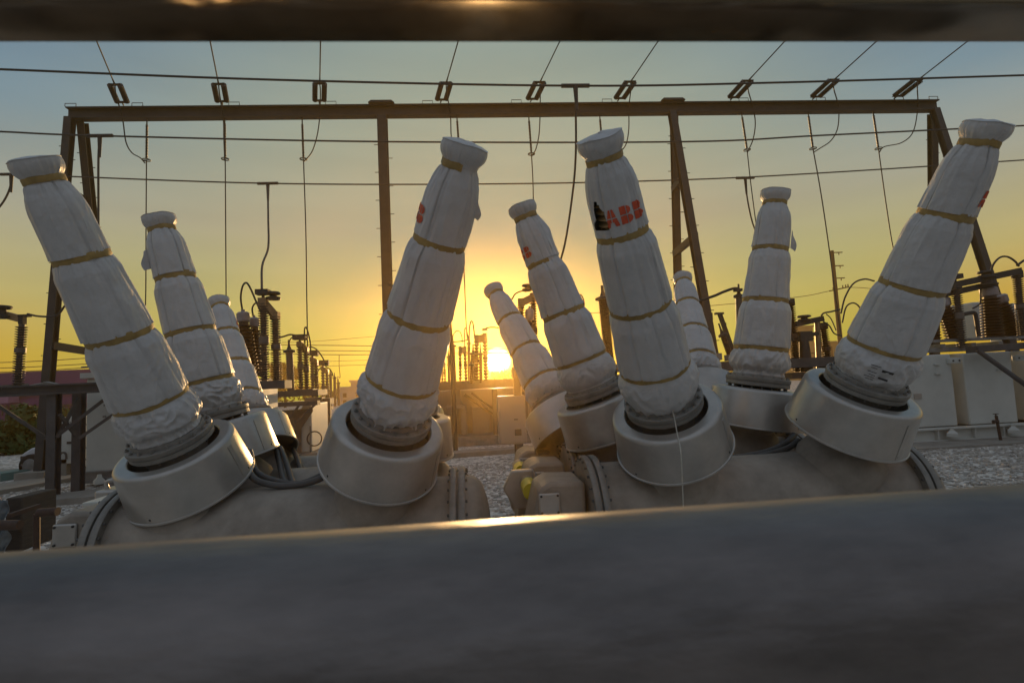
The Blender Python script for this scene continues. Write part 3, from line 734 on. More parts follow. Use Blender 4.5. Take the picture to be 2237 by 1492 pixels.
arrester('slim grey arrester with a short curved lead on the left steel platform', 14.6, (636, 858), (632, 770), 8, lead=[(632, 762), (632, 748), (637, 738), (648, 736)])
s2 = switch('second switch of the left row with gold arm beside the slim arrester', 14.8, (658, 850), (655, 752), (670, 850), (668, 765), 7, disc=(663, 743), pitch=.07, armh=10)
ptube(s2, [(603, 739), (620, 735), (634, 731), (648, 733)], 14.8, .024); ptube(s2, [(666, 752), (665, 722), (668, 715), (673, 726), (678, 750), (679, 772)], 14.8, .02)
s3 = switch('third switch of the left row, under the thin vertical wire', 18, (684, 868), (682, 785), (692, 868), (690, 792), 5.5, disc=(688, 778), pitch=.09, armh=9)
ptube(s3, [(668, 762), (680, 758), (692, 764), (704, 780), (712, 797)], 18, .022)
s4 = switch('fourth and smallest paired switch of the left row near the pale building', 26, (708, 888), (705, 805), (716, 888), (714, 812), 4.5, disc=(711, 800), pitch=.14, armh=8)
ptube(s4, [(692, 818), (696, 808), (704, 803)], 26, .03); ptube(s4, [(712, 802), (722, 808), (728, 822)], 26, .03)
for i, (x, y0_, y1_, Y, w_) in enumerate(((722, 820, 890, 30, 'taller thin'), (731, 826, 888, 34, 'middle thin'), (739, 838, 886, 38, 'shortest thin'))):
    arrester(w_ + ' distant post at the end of the left row', Y, (x+1, y1_), (x, y0_), 3.2, 'thin distant posts')
# support under the far switches
p3 = thing('steel_platform', 'small dark steel stand under the far switches of the left row', 'platform', (at(700, 990, 18).x, 18, 0))
m = MB(); a = at(676, 872, 18); b = at(722, 885, 18); m.box(((a.x+b.x)/2, 18.2, a.z-.1), (b.x-a.x, .5, .2)); m.build('deck_beam', M['frame'], p3)
for px in (683, 714): c = at(px, 880, 18); m = MB(); m.box((c.x, 18.2, c.z/2), (.14, .14, c.z)); m.build('column', M['frame'], p3)

# --- centre bay behind the sun
t3 = thing('power_transformer', 'hazy transformer with leaning panels straight below the sun', 'transformer', (at(1040, 985, 17).x, 17, 0), 'pale yard transformers')
Y = 17
a = at(955, 850, Y); b = at(1240, 985, Y); zt_ = at(1040, 850, Y).z
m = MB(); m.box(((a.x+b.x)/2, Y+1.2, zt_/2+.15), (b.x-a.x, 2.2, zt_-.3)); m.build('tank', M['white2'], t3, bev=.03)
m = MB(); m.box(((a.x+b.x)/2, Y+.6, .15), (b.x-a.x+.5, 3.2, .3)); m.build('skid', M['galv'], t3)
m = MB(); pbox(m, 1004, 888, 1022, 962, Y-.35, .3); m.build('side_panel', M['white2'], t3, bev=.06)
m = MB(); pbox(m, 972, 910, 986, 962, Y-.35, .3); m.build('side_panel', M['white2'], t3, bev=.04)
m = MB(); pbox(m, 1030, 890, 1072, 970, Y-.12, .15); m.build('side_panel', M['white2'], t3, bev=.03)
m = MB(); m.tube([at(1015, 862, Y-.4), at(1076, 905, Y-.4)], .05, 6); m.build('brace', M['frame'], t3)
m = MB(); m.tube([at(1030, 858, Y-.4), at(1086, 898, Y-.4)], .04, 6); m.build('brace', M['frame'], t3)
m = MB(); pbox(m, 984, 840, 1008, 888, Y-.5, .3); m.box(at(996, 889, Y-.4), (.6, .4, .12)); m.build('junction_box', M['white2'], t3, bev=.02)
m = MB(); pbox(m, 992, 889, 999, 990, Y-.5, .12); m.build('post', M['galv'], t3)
p4 = thing('steel_platform', 'sunlit brown steel platform carrying the switches beside the sun', 'platform', (at(1000, 990, 16.2).x, 16.2, 0))
a = at(940, 845, 16.2); b = at(1150, 835, 16.2)
m = MB(); m.box(((a.x+b.x)/2, 16.3, (a.z+b.z)/2), (b.x-a.x, .5, .26)); m.build('deck_beam', M['frame'], p4)
for px in (950, 1080, 1146): c = at(px, 850, 16.2); m = MB(); m.box((c.x, 16.3, c.z/2), (.16, .16, c.z)); m.build('column', M['frame'], p4)
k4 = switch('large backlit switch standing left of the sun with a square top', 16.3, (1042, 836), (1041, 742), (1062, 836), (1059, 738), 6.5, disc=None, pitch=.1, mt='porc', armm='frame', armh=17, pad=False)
ptube(k4, [(1059, 722), (1062, 717), (1074, 715), (1090, 716)], 16.3, .024); m = MB(); m.box(at(1059, 720, 16.3), (.17, .2, .06)); m.build('terminal_pad', M['frame'], k4)
ptube(k4, [(1026, 768), (1025, 725), (1028, 704), (1032, 703), (1035, 718), (1037, 740)], 16.3, .022)
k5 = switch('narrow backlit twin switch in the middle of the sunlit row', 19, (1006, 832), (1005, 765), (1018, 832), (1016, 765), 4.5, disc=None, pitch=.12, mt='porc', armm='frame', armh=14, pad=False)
ptube(k5, [(1015, 758), (1015, 722), (1017, 717), (1020, 724), (1024, 750)], 19, .022)
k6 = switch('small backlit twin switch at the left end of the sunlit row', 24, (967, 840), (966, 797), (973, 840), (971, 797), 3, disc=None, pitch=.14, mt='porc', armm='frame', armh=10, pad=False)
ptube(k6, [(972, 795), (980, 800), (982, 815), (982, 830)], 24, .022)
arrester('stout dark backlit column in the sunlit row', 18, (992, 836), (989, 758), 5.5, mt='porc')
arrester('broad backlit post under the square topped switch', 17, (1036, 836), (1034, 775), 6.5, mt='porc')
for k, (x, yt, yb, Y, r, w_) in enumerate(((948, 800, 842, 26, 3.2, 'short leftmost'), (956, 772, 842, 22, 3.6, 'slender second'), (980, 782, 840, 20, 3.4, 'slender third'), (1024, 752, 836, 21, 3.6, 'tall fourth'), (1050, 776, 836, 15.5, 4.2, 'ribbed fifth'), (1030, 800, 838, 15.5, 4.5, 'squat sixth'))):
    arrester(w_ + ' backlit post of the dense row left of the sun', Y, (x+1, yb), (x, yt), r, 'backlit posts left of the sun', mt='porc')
# bus pipe with arcs of the centre bay
bp_ = thing('bus_pipe', 'thin bus pipe with an arched lead left of the sun', 'bus pipe', at(990, 750, 20))
m = MB(); m.tube(path([(950, 751), (1012, 745), (1024, 742)], 20), .03, 6); m.build('pipe', M['wire'], bp_)
ptube(bp_, [(990, 748), (990, 733), (996, 724), (1004, 724), (1009, 735), (1010, 748)], 20, .02, 'arched_lead')
# leaning thin mast
lm = thing('thin_mast', 'thin dark mast rising beside the bushing left of the sun', 'mast', gnd(995, 960))
m = MB(); m.tube([V((at(990, 840, 15).x, 15, 0)), at(986, 752, 15), at(979, 660, 15), at(975, 600, 15)], [.07, .06, .05, .04], 8); m.build('pole', M['wire'], lm)

# cabinet on post
cb = thing('control_cabinet', 'tan control cabinet on a single post below the sun', 'cabinet', gnd(1131, 1008))
Yc = gnd(1131, 1008).y
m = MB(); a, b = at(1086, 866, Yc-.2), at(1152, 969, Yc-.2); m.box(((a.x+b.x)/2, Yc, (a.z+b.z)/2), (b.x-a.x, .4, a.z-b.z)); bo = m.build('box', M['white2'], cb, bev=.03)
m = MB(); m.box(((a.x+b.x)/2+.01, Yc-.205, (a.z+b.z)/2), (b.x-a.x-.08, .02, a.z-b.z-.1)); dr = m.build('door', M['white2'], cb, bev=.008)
c = at(1132, 944, Yc-.22); m = MB(); m.box(c, (.16, .02, .15)); m.build('window', M['glass'], dr, bev=.02)
c = at(1127, 916, Yc-.22); m = MB(); m.box(c, (.09, .01, .035)); m.build('nameplate', M['print'], dr)
c = at(1091, 905, Yc-.22); m = MB(); m.box(c, (.02, .02, .14)); m.build('hinge', M['galv'], dr)
m = MB(); c = at(1130, 985, Yc); m.box((c.x, Yc, b.z/2), (.12, .12, b.z)); m.build('post', M['rust'], cb)

# --- between the two right-hand bushings of the lettered breaker
s7 = switch('brown switch with a flat disc peeking between two leaning bushings right of the sun', 12, (1142, 800), (1138, 662), (1170, 800), (1164, 650), 9, disc=(1152, 636), mt='porc', armh=16, pad=False, pitch=.06)
ptube(s7, [(1118, 655), (1126, 642), (1140, 636), (1150, 637)], 12, .018)
bushing(s7, (1157, 675), (1157, 700), (1160, 790), 12, 10, 10, 'end_bushing')
arrester('brown ribbed post right of the sun behind the two letter bushing', 12.5, (1288, 800), (1276, 690), 11, lead=[(1274, 684), (1276, 660), (1270, 645), (1264, 648), (1262, 680)], mt='porc')
arrester('tall brown ribbed post left of the red lettered bushing', 12.2, (1332, 800), (1318, 655), 12, mt='porc')
p5 = thing('steel_platform', 'dark platform edge behind the red lettered bushing', 'platform', (at(1300, 960, 12.3).x, 12.3, 0))
a, b = at(1120, 806, 12.3), at(1350, 800, 12.3)
m = MB(); m.box(((a.x+b.x)/2, 12.5, a.z-.1), (b.x-a.x, .7, .2)); m.build('deck_beam', M['frame'], p5)
for px in (1130, 1345): c = at(px, 830, 12.3); m = MB(); m.box((c.x, 12.5, a.z/2-.1), (.16, .16, a.z-.2)); m.build('column', M['frame'], p5)
# --- around the braced gantry leg
p6 = thing('steel_platform', 'brown platform on a wide post behind the small shaded bushing', 'platform', (at(1580, 950, 12.6).x, 12.6, 0))
a, b = at(1530, 790, 12.6), at(1850, 800, 12.6)
m = MB(); m.box(((a.x+b.x)/2, 12.9, (a.z+b.z)/2), (b.x-a.x, .8, .24)); m.build('deck_beam', M['frame'], p6)
for px in (1585, 1830): c = at(px, 830, 12.6); m = MB(); m.box((c.x, 12.9, a.z/2-.1), (.3, .3, a.z-.2)); m.build('column', M['frame'], p6)
m = MB(); pbox(m, 1558, 772, 1578, 786, 12.5, .2); pbox(m, 1590, 775, 1600, 788, 12.5, .2); m.build('mounting_block', M['conc'], p6)
cd = thing('bus_pipe', 'bent bus pipe with a square clamp left of the upright bushing', 'bus pipe', at(1555, 660, 12.7))
m = MB(); m.tube(smooth(path([(1500, 665), (1556, 648), (1580, 638), (1605, 630), (1618, 634)], 12.7), 6), .035, 8); m.build('pipe', M['beam'], cd)
m = MB(); m.box(at(1612, 634, 12.6), (.18, .14, .07)); m.build('clamp', M['wire'], cd)
arrester('post under the square clamp beside the upright bushing', 12.7, (1618, 800), (1614, 650), 8, mt='post')
arrester('short brown arrester at the foot of the braced gantry leg', 12.6, (1596, 780), (1580, 735), 7, mt='porc')
st_ = thing('angle_strut', 'slanting strut and bracket beside the braced gantry leg', 'strut', at(1590, 740, 12.8))
m = MB(); m.bar(at(1572, 685, 12.8), at(1600, 765, 12.8), .09, .09); m.box(at(1571, 685, 12.8), (.22, .1, .05)); m.tube([at(1585, 705, 12.8), at(1590, 770, 12.8)], .02, 5); m.build('strut', M['beam'], st_)
# --- right centre switch
s8 = switch('crossbar switch with dark posts in front of the tan tower block', 13, (1742, 812), (1725, 660), (1812, 812), (1797, 712), 11, disc=(1757, 702), mt='porc', armm='beam', armh=12, pad=False, arm_ends=((1722, 712), (1797, 696)))
ptube(s8, [(1794, 690), (1800, 684), (1815, 681), (1835, 676)], 13, .022); ptube(s8, [(1805, 686), (1815, 696), (1824, 716), (1826, 722)], 13, .015)
ptube(s8, [(1798, 702), (1812, 712), (1822, 728), (1838, 734)], 13, .018)
ptube(s8, [(1837, 685), (1846, 650), (1864, 620), (1888, 610), (1910, 614)], 13, .022); ptube(s8, [(1840, 705), (1848, 672), (1862, 662), (1875, 668), (1884, 685)], 13, .02)
m = MB(); m.bar(at(1728, 742, 12.95), at(1786, 728, 13.05), .1, .1); m.lathe([(0, .16), (.6, .13), (.9, .11)], at(1762, 812, 13), V((.0, 0, 1)), 12); m.box(at(1757, 735, 13), (.34, .2, .26)); m.build('centre_stand', M['beam'], s8)
m = MB(); m.tube([at(1785, 700, 13.1), at(1790, 812, 13.1)], .07, 10); m.build('drive_pipe', M['arm'], s8)

# --- big right transformer
YR = 11.9
t4 = thing('power_transformer', 'big pale green grey transformer on a skid at the right edge', 'transformer', (13.0, YR+1, 0), 'pale yard transformers')
zt4 = at(2100, 772, YR).z; z0 = .34
def panel(px0, px1, Y, d, name='tank_panel'):
    a = at(px0, 860, Y); b = at(px1, 860, Y); m = MB(); m.box(((a.x+b.x)/2, Y+d/2, (zt4+z0)/2), (b.x-a.x, d, zt4-z0)); return m.build(name, M['white'], t4, bev=.03)
tp1 = panel(1940, 2086, YR, 2.4); tp2 = panel(2086, 2112, YR+.55, 1.6); tp3 = panel(2112, 2218, YR, 2.4); panel(2218, 2260, YR+.55, 1.6); panel(2260, 2400, YR, 2.4)
for (x, y) in ((2072, 788), (2215, 782)):
    m = MB(); c = at(x+12, y, YR-.05); m.box(c, (.30, .12, .14)); lg = m.build('lifting_lug', M['white'], t4, bev=.02)
    m = MB()
    for s in (-1, 1): m.lathe([(0, .022), (.012, .022)], c+V((s*.08, -.06, 0)), V((0, -1, 0)), 10)
    m.build('lug_holes', M['dark'], lg)
for (x, y) in ((2048, 796), (2050, 816), (2180, 790), (2185, 808)):
    m = MB(); m.box(at(x, y, YR-.03), (.16, .06, .025)); m.build('bracket', M['white'], t4)
m = MB(); m.box(at(2005, 866, YR-.01), (.19, .02, .13)); m.build('nameplate', M['cover'], t4)
for (x, y) in ((2094, 895), (2233, 890)):
    m = MB(); c = at(x, y, YR+.45); m.tube([c+V((0, 0, .25)), c-V((0, 0, .25))], .06, 10); m.tube([c-V((.0, .1, .1)), c-V((0, .1, .28))], .045, 8); m.tube([c+V((-.1, -.05, -.05)), c+V((.12, -.05, -.05))], .025, 8); m.build('valve', M['galv'], t4)
a, b = at(1960, 945, YR-.2), at(2420, 935, YR-.2)
m = MB(); m.ibeam((a.x, YR-.15, .19), (b.x, YR-.15, .19), .25, .30, .03); m.ibeam((a.x, YR+2.2, .19), (b.x, YR+2.2, .19), .25, .30, .03)
for px in (2030, 2110, 2172, 2235): x = at(px, 940, YR).x; m.box((x, YR-.2, .19), (.03, .10, .238))
m.build('skid', M['white'], t4)
for px in (2078, 2212): c = at(px, 940, YR-.3); m = MB(); m.lathe([(-.05, .15), (.02, .15), (.1, .05), (.16, .05)], V((c.x, YR-.32, .2)), V((0, 0, 1)), 4); m.build('jacking_pad', M['white'], t4)
# top deck of rails
m = MB(); a = at(1985, 762, YR+.1); b = at(2400, 742, YR+.1)
zr = zt4
m.box(((a.x+b.x)/2, YR+.3, zr+.12), (b.x-a.x, .16, .10)); m.box(((a.x+b.x)/2, YR+1.6, zr+.12), (b.x-a.x, .16, .10)); m.box(((a.x+b.x)/2, YR+.25, zr+.34), (b.x-a.x, .1, .07))
for px in (2010, 2072, 2140, 2200): x = at(px, 750, YR).x; m.box((x, YR+.9, zr+.215), (.12, 1.5, .09))
m.build('top_rail', M['galv'], t4)
m = MB(); m.tube([at(2135, 765, YR-.5), at(2260, 855, YR-.9)], .055, 8); m.build('slanting_strut', M['frame'], t4)
m = MB(); m.bar(at(2122, 764, YR-.35), at(2300, 750, YR-.35), .3, .16); m.build('cable_tray', M['frame'], t4)
bushing(t4, (2058, 650), (2062, 670), (2088, 742), YR+.4, 20, 15); bushing(t4, (2159, 628), (2162, 648), (2170, 742), YR+.4, 22, 17); bushing(t4, (2183, 644), (2189, 662), (2217, 738), YR+.9, 20, 14)
bushing(t4, (2035, 690), (2036, 700), (2042, 745), YR+.6, 14, 12)
m = MB(); pbox(m, 2126, 660, 2158, 742, YR+1.6, .8); m.build('conservator', M['white'], t4, bev=.05)
m = MB(); pbox(m, 2213, 662, 2260, 742, YR+1.6, .8); m.build('conservator', M['white'], t4, bev=.05)
s9 = switch('long armed switch with stacked discs above the big right transformer', YR+.2, (2102, 760), (2088, 625), (2236, 745), (2222, 600), 11, disc=(2152, 606), armm='beam', armh=15, pad=True, arm_ends=((2086, 622), (2228, 592)), basebeam=False)
m = MB(); m.bar(at(2054, 645, YR+.3), at(2160, 622, YR+.3), .12, .15); m.lathe([(0, .2), (.03, .24), (.06, .24), (.09, .12), (.2, .12), (.22, .22), (.26, .22), (.28, .15)], at(2155, 626, YR+.25), V((0, 0, 1)), 20); m.build('lower_arm', M['beam'], s9)
m = MB(); m.tube(smooth(path([(2100, 688), (2118, 684), (2128, 684), (2132, 695), (2138, 735)], YR+.3), 4), .05, 8); m.build('side_pipe', M['beam'], s9)
ptube(s9, [(2164, 598), (2170, 578), (2184, 563), (2200, 561), (2216, 570), (2226, 582)], YR+.2, .024); ptube(s9, [(2222, 580), (2240, 568), (2270, 560)], YR+.2, .03)
ptube(s9, [(2142, 632), (2142, 660), (2136, 668), (2125, 674)], YR+.3, .02)
pad4 = MB(); pad4.box((14.5, YR+1.2, .02), (13, 4.6, .06)); tag(pad4.build('pavement', M['conc']), kind='structure')

# faucet standpipe
fc = thing('standpipe', 'rusty standpipe tap on the gravel before the right transformer', 'tap', gnd(2187, 966))
b0 = gnd(2187, 966); Yf = b0.y
m = MB(); m.tube([b0, at(2178, 918, Yf), at(2176, 908, Yf)], .03, 8); pi_ = m.build('pipe', M['rust'], fc)
m = MB(); c = at(2177, 920, Yf); m.tube([c+V((-.09, 0, 0)), c+V((.04, 0, 0))], .035, 8); m.tube([c-V((.085, 0, 0)), c-V((.085, 0, .06))], .025, 8); m.build('spout', M['rust'], fc)
m = MB(); c = at(2175, 904, Yf); m.tube([c-V((0, 0, .06)), c], .014, 6); m.box(c, (.11, .04, .015)); m.build('handle', M['dark'], fc)

# ------------------------------------------------------------------ left side
p7 = thing('steel_platform', 'tall dark steel support table with diagonal braces at the left edge', 'platform', (-8.6, 11.2, 0))
za = at(120, 850, 11.0).z
xa, xb = at(-120, 850, 11).x, at(245, 850, 11).x
m = MB(); m.ibeam((xa, 11.0, za), (xb, 11.0, za), .22, .20, .03); m.ibeam((xa, 12.0, za), (xb, 12.0, za), .22, .20, .03); m.build('table_beam', M['frame'], p7)
for px, py, Y in ((115, 1095, 11.06), (170, 1080, 11.68)):
    q = gnd(px, py); m = MB(); m.ibeam((q.x, q.y, .03), (q.x, q.y, za-.1), .17, .17, .018, up=(0, 1, 0)); m.box((q.x, q.y, .03), (.4, .4, .04)); m.build('leg', M['frame'], p7)
for a_, b_ in (((-30, 868), (112, 964)), ((112, 962), (242, 862)), ((125, 955), (172, 870)), ((172, 958), (258, 898)), ((130, 905), (165, 950))):
    m = MB(); m.bar(at(*a_, 11.0), at(*b_, 11.3), .05, .06); m.build('brace', M['frame'], p7)
m = MB(); m.bar(at(0, 846, 11.0), at(60, 842, 11.4), .1, .08); m.bar(at(50, 848, 11.1), at(105, 838, 11.6), .1, .07); m.bar(at(100, 836, 11.4), at(150, 846, 11.1), .1, .05); m.build('top_bracket', M['galv'], p7)
s10 = thing('insulator_post', 'tall ribbed post with a level arm and disc at the left edge', 'switch', at(38, 842, 11.2), 'disconnect switches of the yard')
ribbed(at(39, 842, 11.2), at(48, 708, 11.2), 10.5/pm(11.2), .05, mid=.54).build('insulator', M['post'], s10)
m = MB(); m.bar(at(-60, 668, 11.2), at(49, 698, 11.2), .1, .14); m.build('switch_arm', M['arm'], s10)
c = at(4, 681, 11.15); m = MB(); m.lathe([(-.14, .13), (-.12, .16), (-.09, .16), (-.06, .08), (.04, .08), (.06, .15), (.10, .17), (.12, .15)], c, V((0, 0, 1)), 20); m.build('contact_disc', M['wire'], s10)
m = MB(); m.box(at(54, 690, 11.2), (.2, .1, .05)); m.box(at(49, 700, 11.2), (.09, .1, .16)); m.build('terminal_pad', M['wire'], s10)
ptube(s10, [(60, 686), (85, 691), (118, 691), (132, 682), (142, 668), (160, 652)], 11.2, .02)
tr5 = thing('power_transformer', 'pale tank on a skid half hidden behind the far left bushing', 'transformer', (at(250, 1045, 13).x, 13, 0), 'pale yard transformers')
a, b = at(189, 828, 12.7), at(420, 828, 12.7); z5 = a.z
m = MB(); m.box(((a.x+b.x)/2, 13.7, (z5+.3)/2), (b.x-a.x, 2.0, z5-.3)); m.build('tank', M['white'], tr5, bev=.03)
m = MB(); m.box(((a.x+b.x)/2, 13.7, z5+.08), (b.x-a.x+.15, 2.2, .12)); m.build('lid', M['white'], tr5)
m = MB(); m.ibeam((a.x-.1, 12.75, .2), (b.x, 12.75, .2), .22, .28, .03); m.box((a.x+.6, 13.7, .1), (.5, 2.3, .2)); m.build('skid', M['galv'], tr5)
m = MB()
for i in range(9): m.box((a.x-.09, 12.8, .6+i*.27), (.18, .05, .03))
m.build('ladder_rungs', M['galv'], tr5)['kind'] = 'stuff'
for x, y in ((230, 885), (228, 910)): m = MB(); m.box(at(x, y, 12.66), (.06, .03, .05)); m.build('bracket', M['galv'], tr5)
c = at(224, 1040, 12.6); m = MB(); m.lathe([(-.05, .14), (.02, .14), (.1, .06), (.16, .05)], V((c.x, 12.5, .12)), V((0, 0, 1)), 4); m.build('jacking_pad', M['white'], tr5)
cb2 = thing('control_cabinet', 'narrow pale cabinet with a black nameplate between the table legs', 'cabinet', (at(146, 1030, 14).x, 14, 0))
m = MB(); pbox(m, 127, 912, 165, 1012, 14, .5); bo = m.build('box', M['white'], cb2, bev=.02)
m = MB(); m.box(at(152, 967, 13.98), (.13, .02, .06)); m.build('nameplate', M['print'], cb2)
c = at(150, 925, 13.98); m = MB(); m.tube([c+V((.05*math.cos(q*PI/8), 0, .05*math.sin(q*PI/8))) for q in range(17)], .008, 5); m.build('lock_ring', M['galv'], cb2)
m = MB(); c = at(146, 1012, 14); m.box((c.x, 14.2, c.z/2), (.1, .1, c.z)); m.box((c.x-.1, 14.1, .25), (.18, .2, .5)); m.build('post', M['conc'], cb2)
m = MB(); m.tube(smooth(path([(130, 1003), (132, 992), (138, 988), (144, 992), (145, 1003)], 13.9), 4), .025, 6); m.build('cable_loop', M['hose'], cb2)
# truck
tk = thing('truck', 'white truck bonnet and front wheel seen behind the left gantry leg', 'truck', gnd(80, 1040))
YK = 14.9
def tkp(pts, Y=YK): return [at(x, y, Y) for x, y in pts]
m = MB(); m.prism(tkp([(43, 1022), (42, 1002), (50, 990), (66, 980), (92, 972), (128, 968), (170, 960), (170, 1022)][::-1]), (0, 1.9, 0)); m.build('body', M['truck'], tk, bev=.04)
m = MB(); m.prism(tkp([(92, 974), (104, 946), (160, 942), (170, 960), (130, 970)][::-1]), (0, 1.8, 0)); m.build('cab', M['truck'], tk, bev=.05)
m = MB(); c = at(68, 1018, YK-.05); m.lathe([(0, .0), (0, .27), (.03, .30), (.22, .30), (.25, .27), (.25, 0)], V((c.x, YK-.1, .30)), V((0, 1, 0)), 32); w = m.build('wheel', M['rubber'], tk)
m = MB(); m.lathe([(0, .18), (.02, .16), (.02, 0)], V((c.x, YK-.10, .30)), V((0, -1, 0)), 24, close=False); m.build('rim', M['galv'], w)
m = MB(); m.box(at(53, 1000, YK-.02), (.16, .05, .1)); m.build('headlight', M['glass'], tk)
m = MB(); m.prism(tkp([(41, 1028), (41, 1015), (49, 1013), (50, 1026)][::-1], YK-.1), (0, 2.1, 0)); m.build('bumper', M['galv'], tk)
m = MB(); m.box(at(101, 990, YK-.01), (.22, .02, .09)); c2 = at(101, 986, YK-.01); m.build('door_plate', M['print'], tk)
# terrace building far left
pb = thing('terrace_building', 'purple terraced building with open gallery behind the left support table', 'building', (at(80, 900, 45).x, 46, 0))
Yp = 45
m = MB(); pbox(m, -400, 832, 252, 850, Yp, 6); m.build('roof', M['stucco'], pb)
m = MB(); pbox(m, -400, 850, 252, 872, Yp+.3, .6); m.build('fascia', M['stucco'], pb)
m = MB(); pbox(m, -400, 893, 252, 912, Yp, 5.5); pbox(m, -400, 912, 252, 990, Yp+.2, 5); m.build('lower_wall', M['stucco'], pb)
for x0, x1 in ((-60, 27), (43, 58), (76, 100), (112, 126), (138, 142)):
    m = MB(); pbox(m, x0, 872, x1, 893, Yp+.2, .8); m.build('pier', M['stucco'], pb)
m = MB(); pbox(m, 140, 874, 166, 896, Yp+.1, .3); m.build('window', M['mauve'], pb)
m = MB(); pbox(m, -5, 864, 18, 880, Yp-1, 1); m.build('awning', M['mauve'], pb)
m = MB(); pbox(m, 156, 893, 200, 912, Yp-.5, .3); m.build('green_wall', M['green'], pb)
m = MB()
for i in range(26): c = at(-40+i*9, 896, Yp-.05); m.box((c.x, Yp-.05, c.z+.0), (.08, .06, .9))
c = at(80, 886, Yp); m.box((c.x, Yp-.05, at(80, 887, Yp).z), (12, .08, .08)); m.build('railing', M['frame'], pb)
# fence
fe = thing('panel_fence', 'dark blue grey panel fence behind the white truck', 'fence', (at(20, 1020, 24).x, 24, 0))
zf = at(30, 978, 24).z
m = MB()
xs0, xs1 = at(-250, 1000, 24).x, at(70, 1000, 24).x
for i in range(60): x = xs0+(xs1-xs0)*i/60; m.box((x, 24, zf/2), ((xs1-xs0)/60*.94, .05, zf))
m.build('panels', M['fence'], fe)['kind'] = 'stuff'
m = MB()
for px in (-20, 22, 62): x = at(px, 1000, 24).x; m.box((x, 23.94, zf/2+.05), (.1, .1, zf+.1))
m.build('posts', M['frame'], fe)['kind'] = 'stuff'
# trees
def tree(name, label, c, R, trunk_z, n=2600, seed=1, leaf=.13, group='trees beyond the yard'):
    rnd = random.Random(seed); c = V(c); base = V((c.x, c.y, 0))
    root = thing(name, label, 'tree', base, group)
    m = MB(); m.tube([base, base+V((.05, 0, trunk_z*.6)), c], [R[0]*.09, R[0]*.07, R[0]*.03], 8)
    cl = []
    for i in range(22):
        while True:
            p = V((rnd.uniform(-1, 1), rnd.uniform(-1, 1), rnd.uniform(-1, 1)))
            if p.length < 1: break
        q = V((p.x*R[0]*.8, p.y*R[1]*.8, p.z*R[2]*.8))+c; cl.append((q, rnd.uniform(.22, .42)*R[0]))
        m.tube([base+(c-base)*rnd.uniform(.5, .9), q], [R[0]*.025, R[0]*.008], 5)
    m.build('trunk', M['bark'], root)
    m = MB()
    for i in range(n):
        q, r = rnd.choice(cl); d = V((rnd.gauss(0, 1), rnd.gauss(0, 1), rnd.gauss(0, 1))).normalized()
        p = q+d*r*rnd.uniform(.35, 1.0)**.6; x = V((rnd.gauss(0, 1), rnd.gauss(0, 1), rnd.gauss(0, 1))).normalized(); y = x.cross(d).normalized() if x.cross(d).length > .1 else V((0, 0, 1))
        s = leaf*rnd.uniform(.6, 1.3)
        m.add([p-x*s, p+y*s*.5, p+x*s, p-y*s*.5], [(0, 1, 2, 3)])
    m.build('crown', M['leaf'], root)
    return root
c = at(34, 948, 22); tree('leafy_tree', 'dark bushy tree in front of the purple building at the left edge', c, (1.45, 1.2, 1.0), c.z, 4200, 3, .14)
c = at(108, 925, 30); tree('leafy_tree', 'small dark tree seen between the left gantry leg and the table leg', c, (1.4, 1.2, 1.2), c.z, 2000, 4, .15)
c = at(622, 822, 60); tree('leafy_tree', 'small distant tree behind the slim arrester', c, (1.7, 1.5, 1.9), c.z, 2200, 5, .18)
c = at(600, 815, 66); tree('leafy_tree', 'tiny distant tree at the foot of the tall ribbed switch', c, (1.3, 1.2, 1.5), c.z, 1400, 6, .18)
c = at(1096, 832, 76); tree('leafy_tree', 'distant treetop under the setting sun', c, (2.7, 2, 1.5), c.z, 2600, 7, .2)
# far treeline: one mass
rnd = random.Random(21); m = MB()
for i in range(9000):
    x = rnd.uniform(-95, 95); hgt = 2.2+1.5*nz3(x*.11, 2.2, 0)+.8*nz3(x*.5, 1, 5)
    p = V((x, 84+rnd.uniform(-1.2, 1.2), hgt*rnd.random()**.7)); a = V((rnd.gauss(0, 1), rnd.gauss(0, 1), rnd.gauss(0, 1))).normalized(); b = V((rnd.gauss(0, 1), rnd.gauss(0, 1), rnd.gauss(0, 1))).normalized()
    m.add([p-a*.35, p+b*.25, p+a*.35, p-b*.25], [(0, 1, 2, 3)])
tag(m.build('treeline', M['leaf']), kind='stuff')
# kerbs, slabs
for nm, pts, h, mt in (('kerb', [(0, 1052), (66, 1042), (66, 1036), (0, 1046)], .2, 'teal'), ('path', [(-60, 1092), (250, 1035), (250, 1024), (-60, 1075)], .10, 'conc'),
                       ('path', [(60, 1110), (330, 1088), (330, 1066), (60, 1098)], .12, 'conc'), ('kerb', [(960, 1003), (1200, 985), (1200, 979), (960, 996)], .12, 'conc'), ('road', [(-200, 1040), (62, 1032), (62, 1025), (-200, 1029)], .03, 'conc')):
    P = [gnd(*p) for p in pts]
    m = MB(); m.prism([V((p.x, p.y, -.05)) for p in P], (0, 0, .05+h)); tag(m.build(nm, M[mt]), kind='structure')
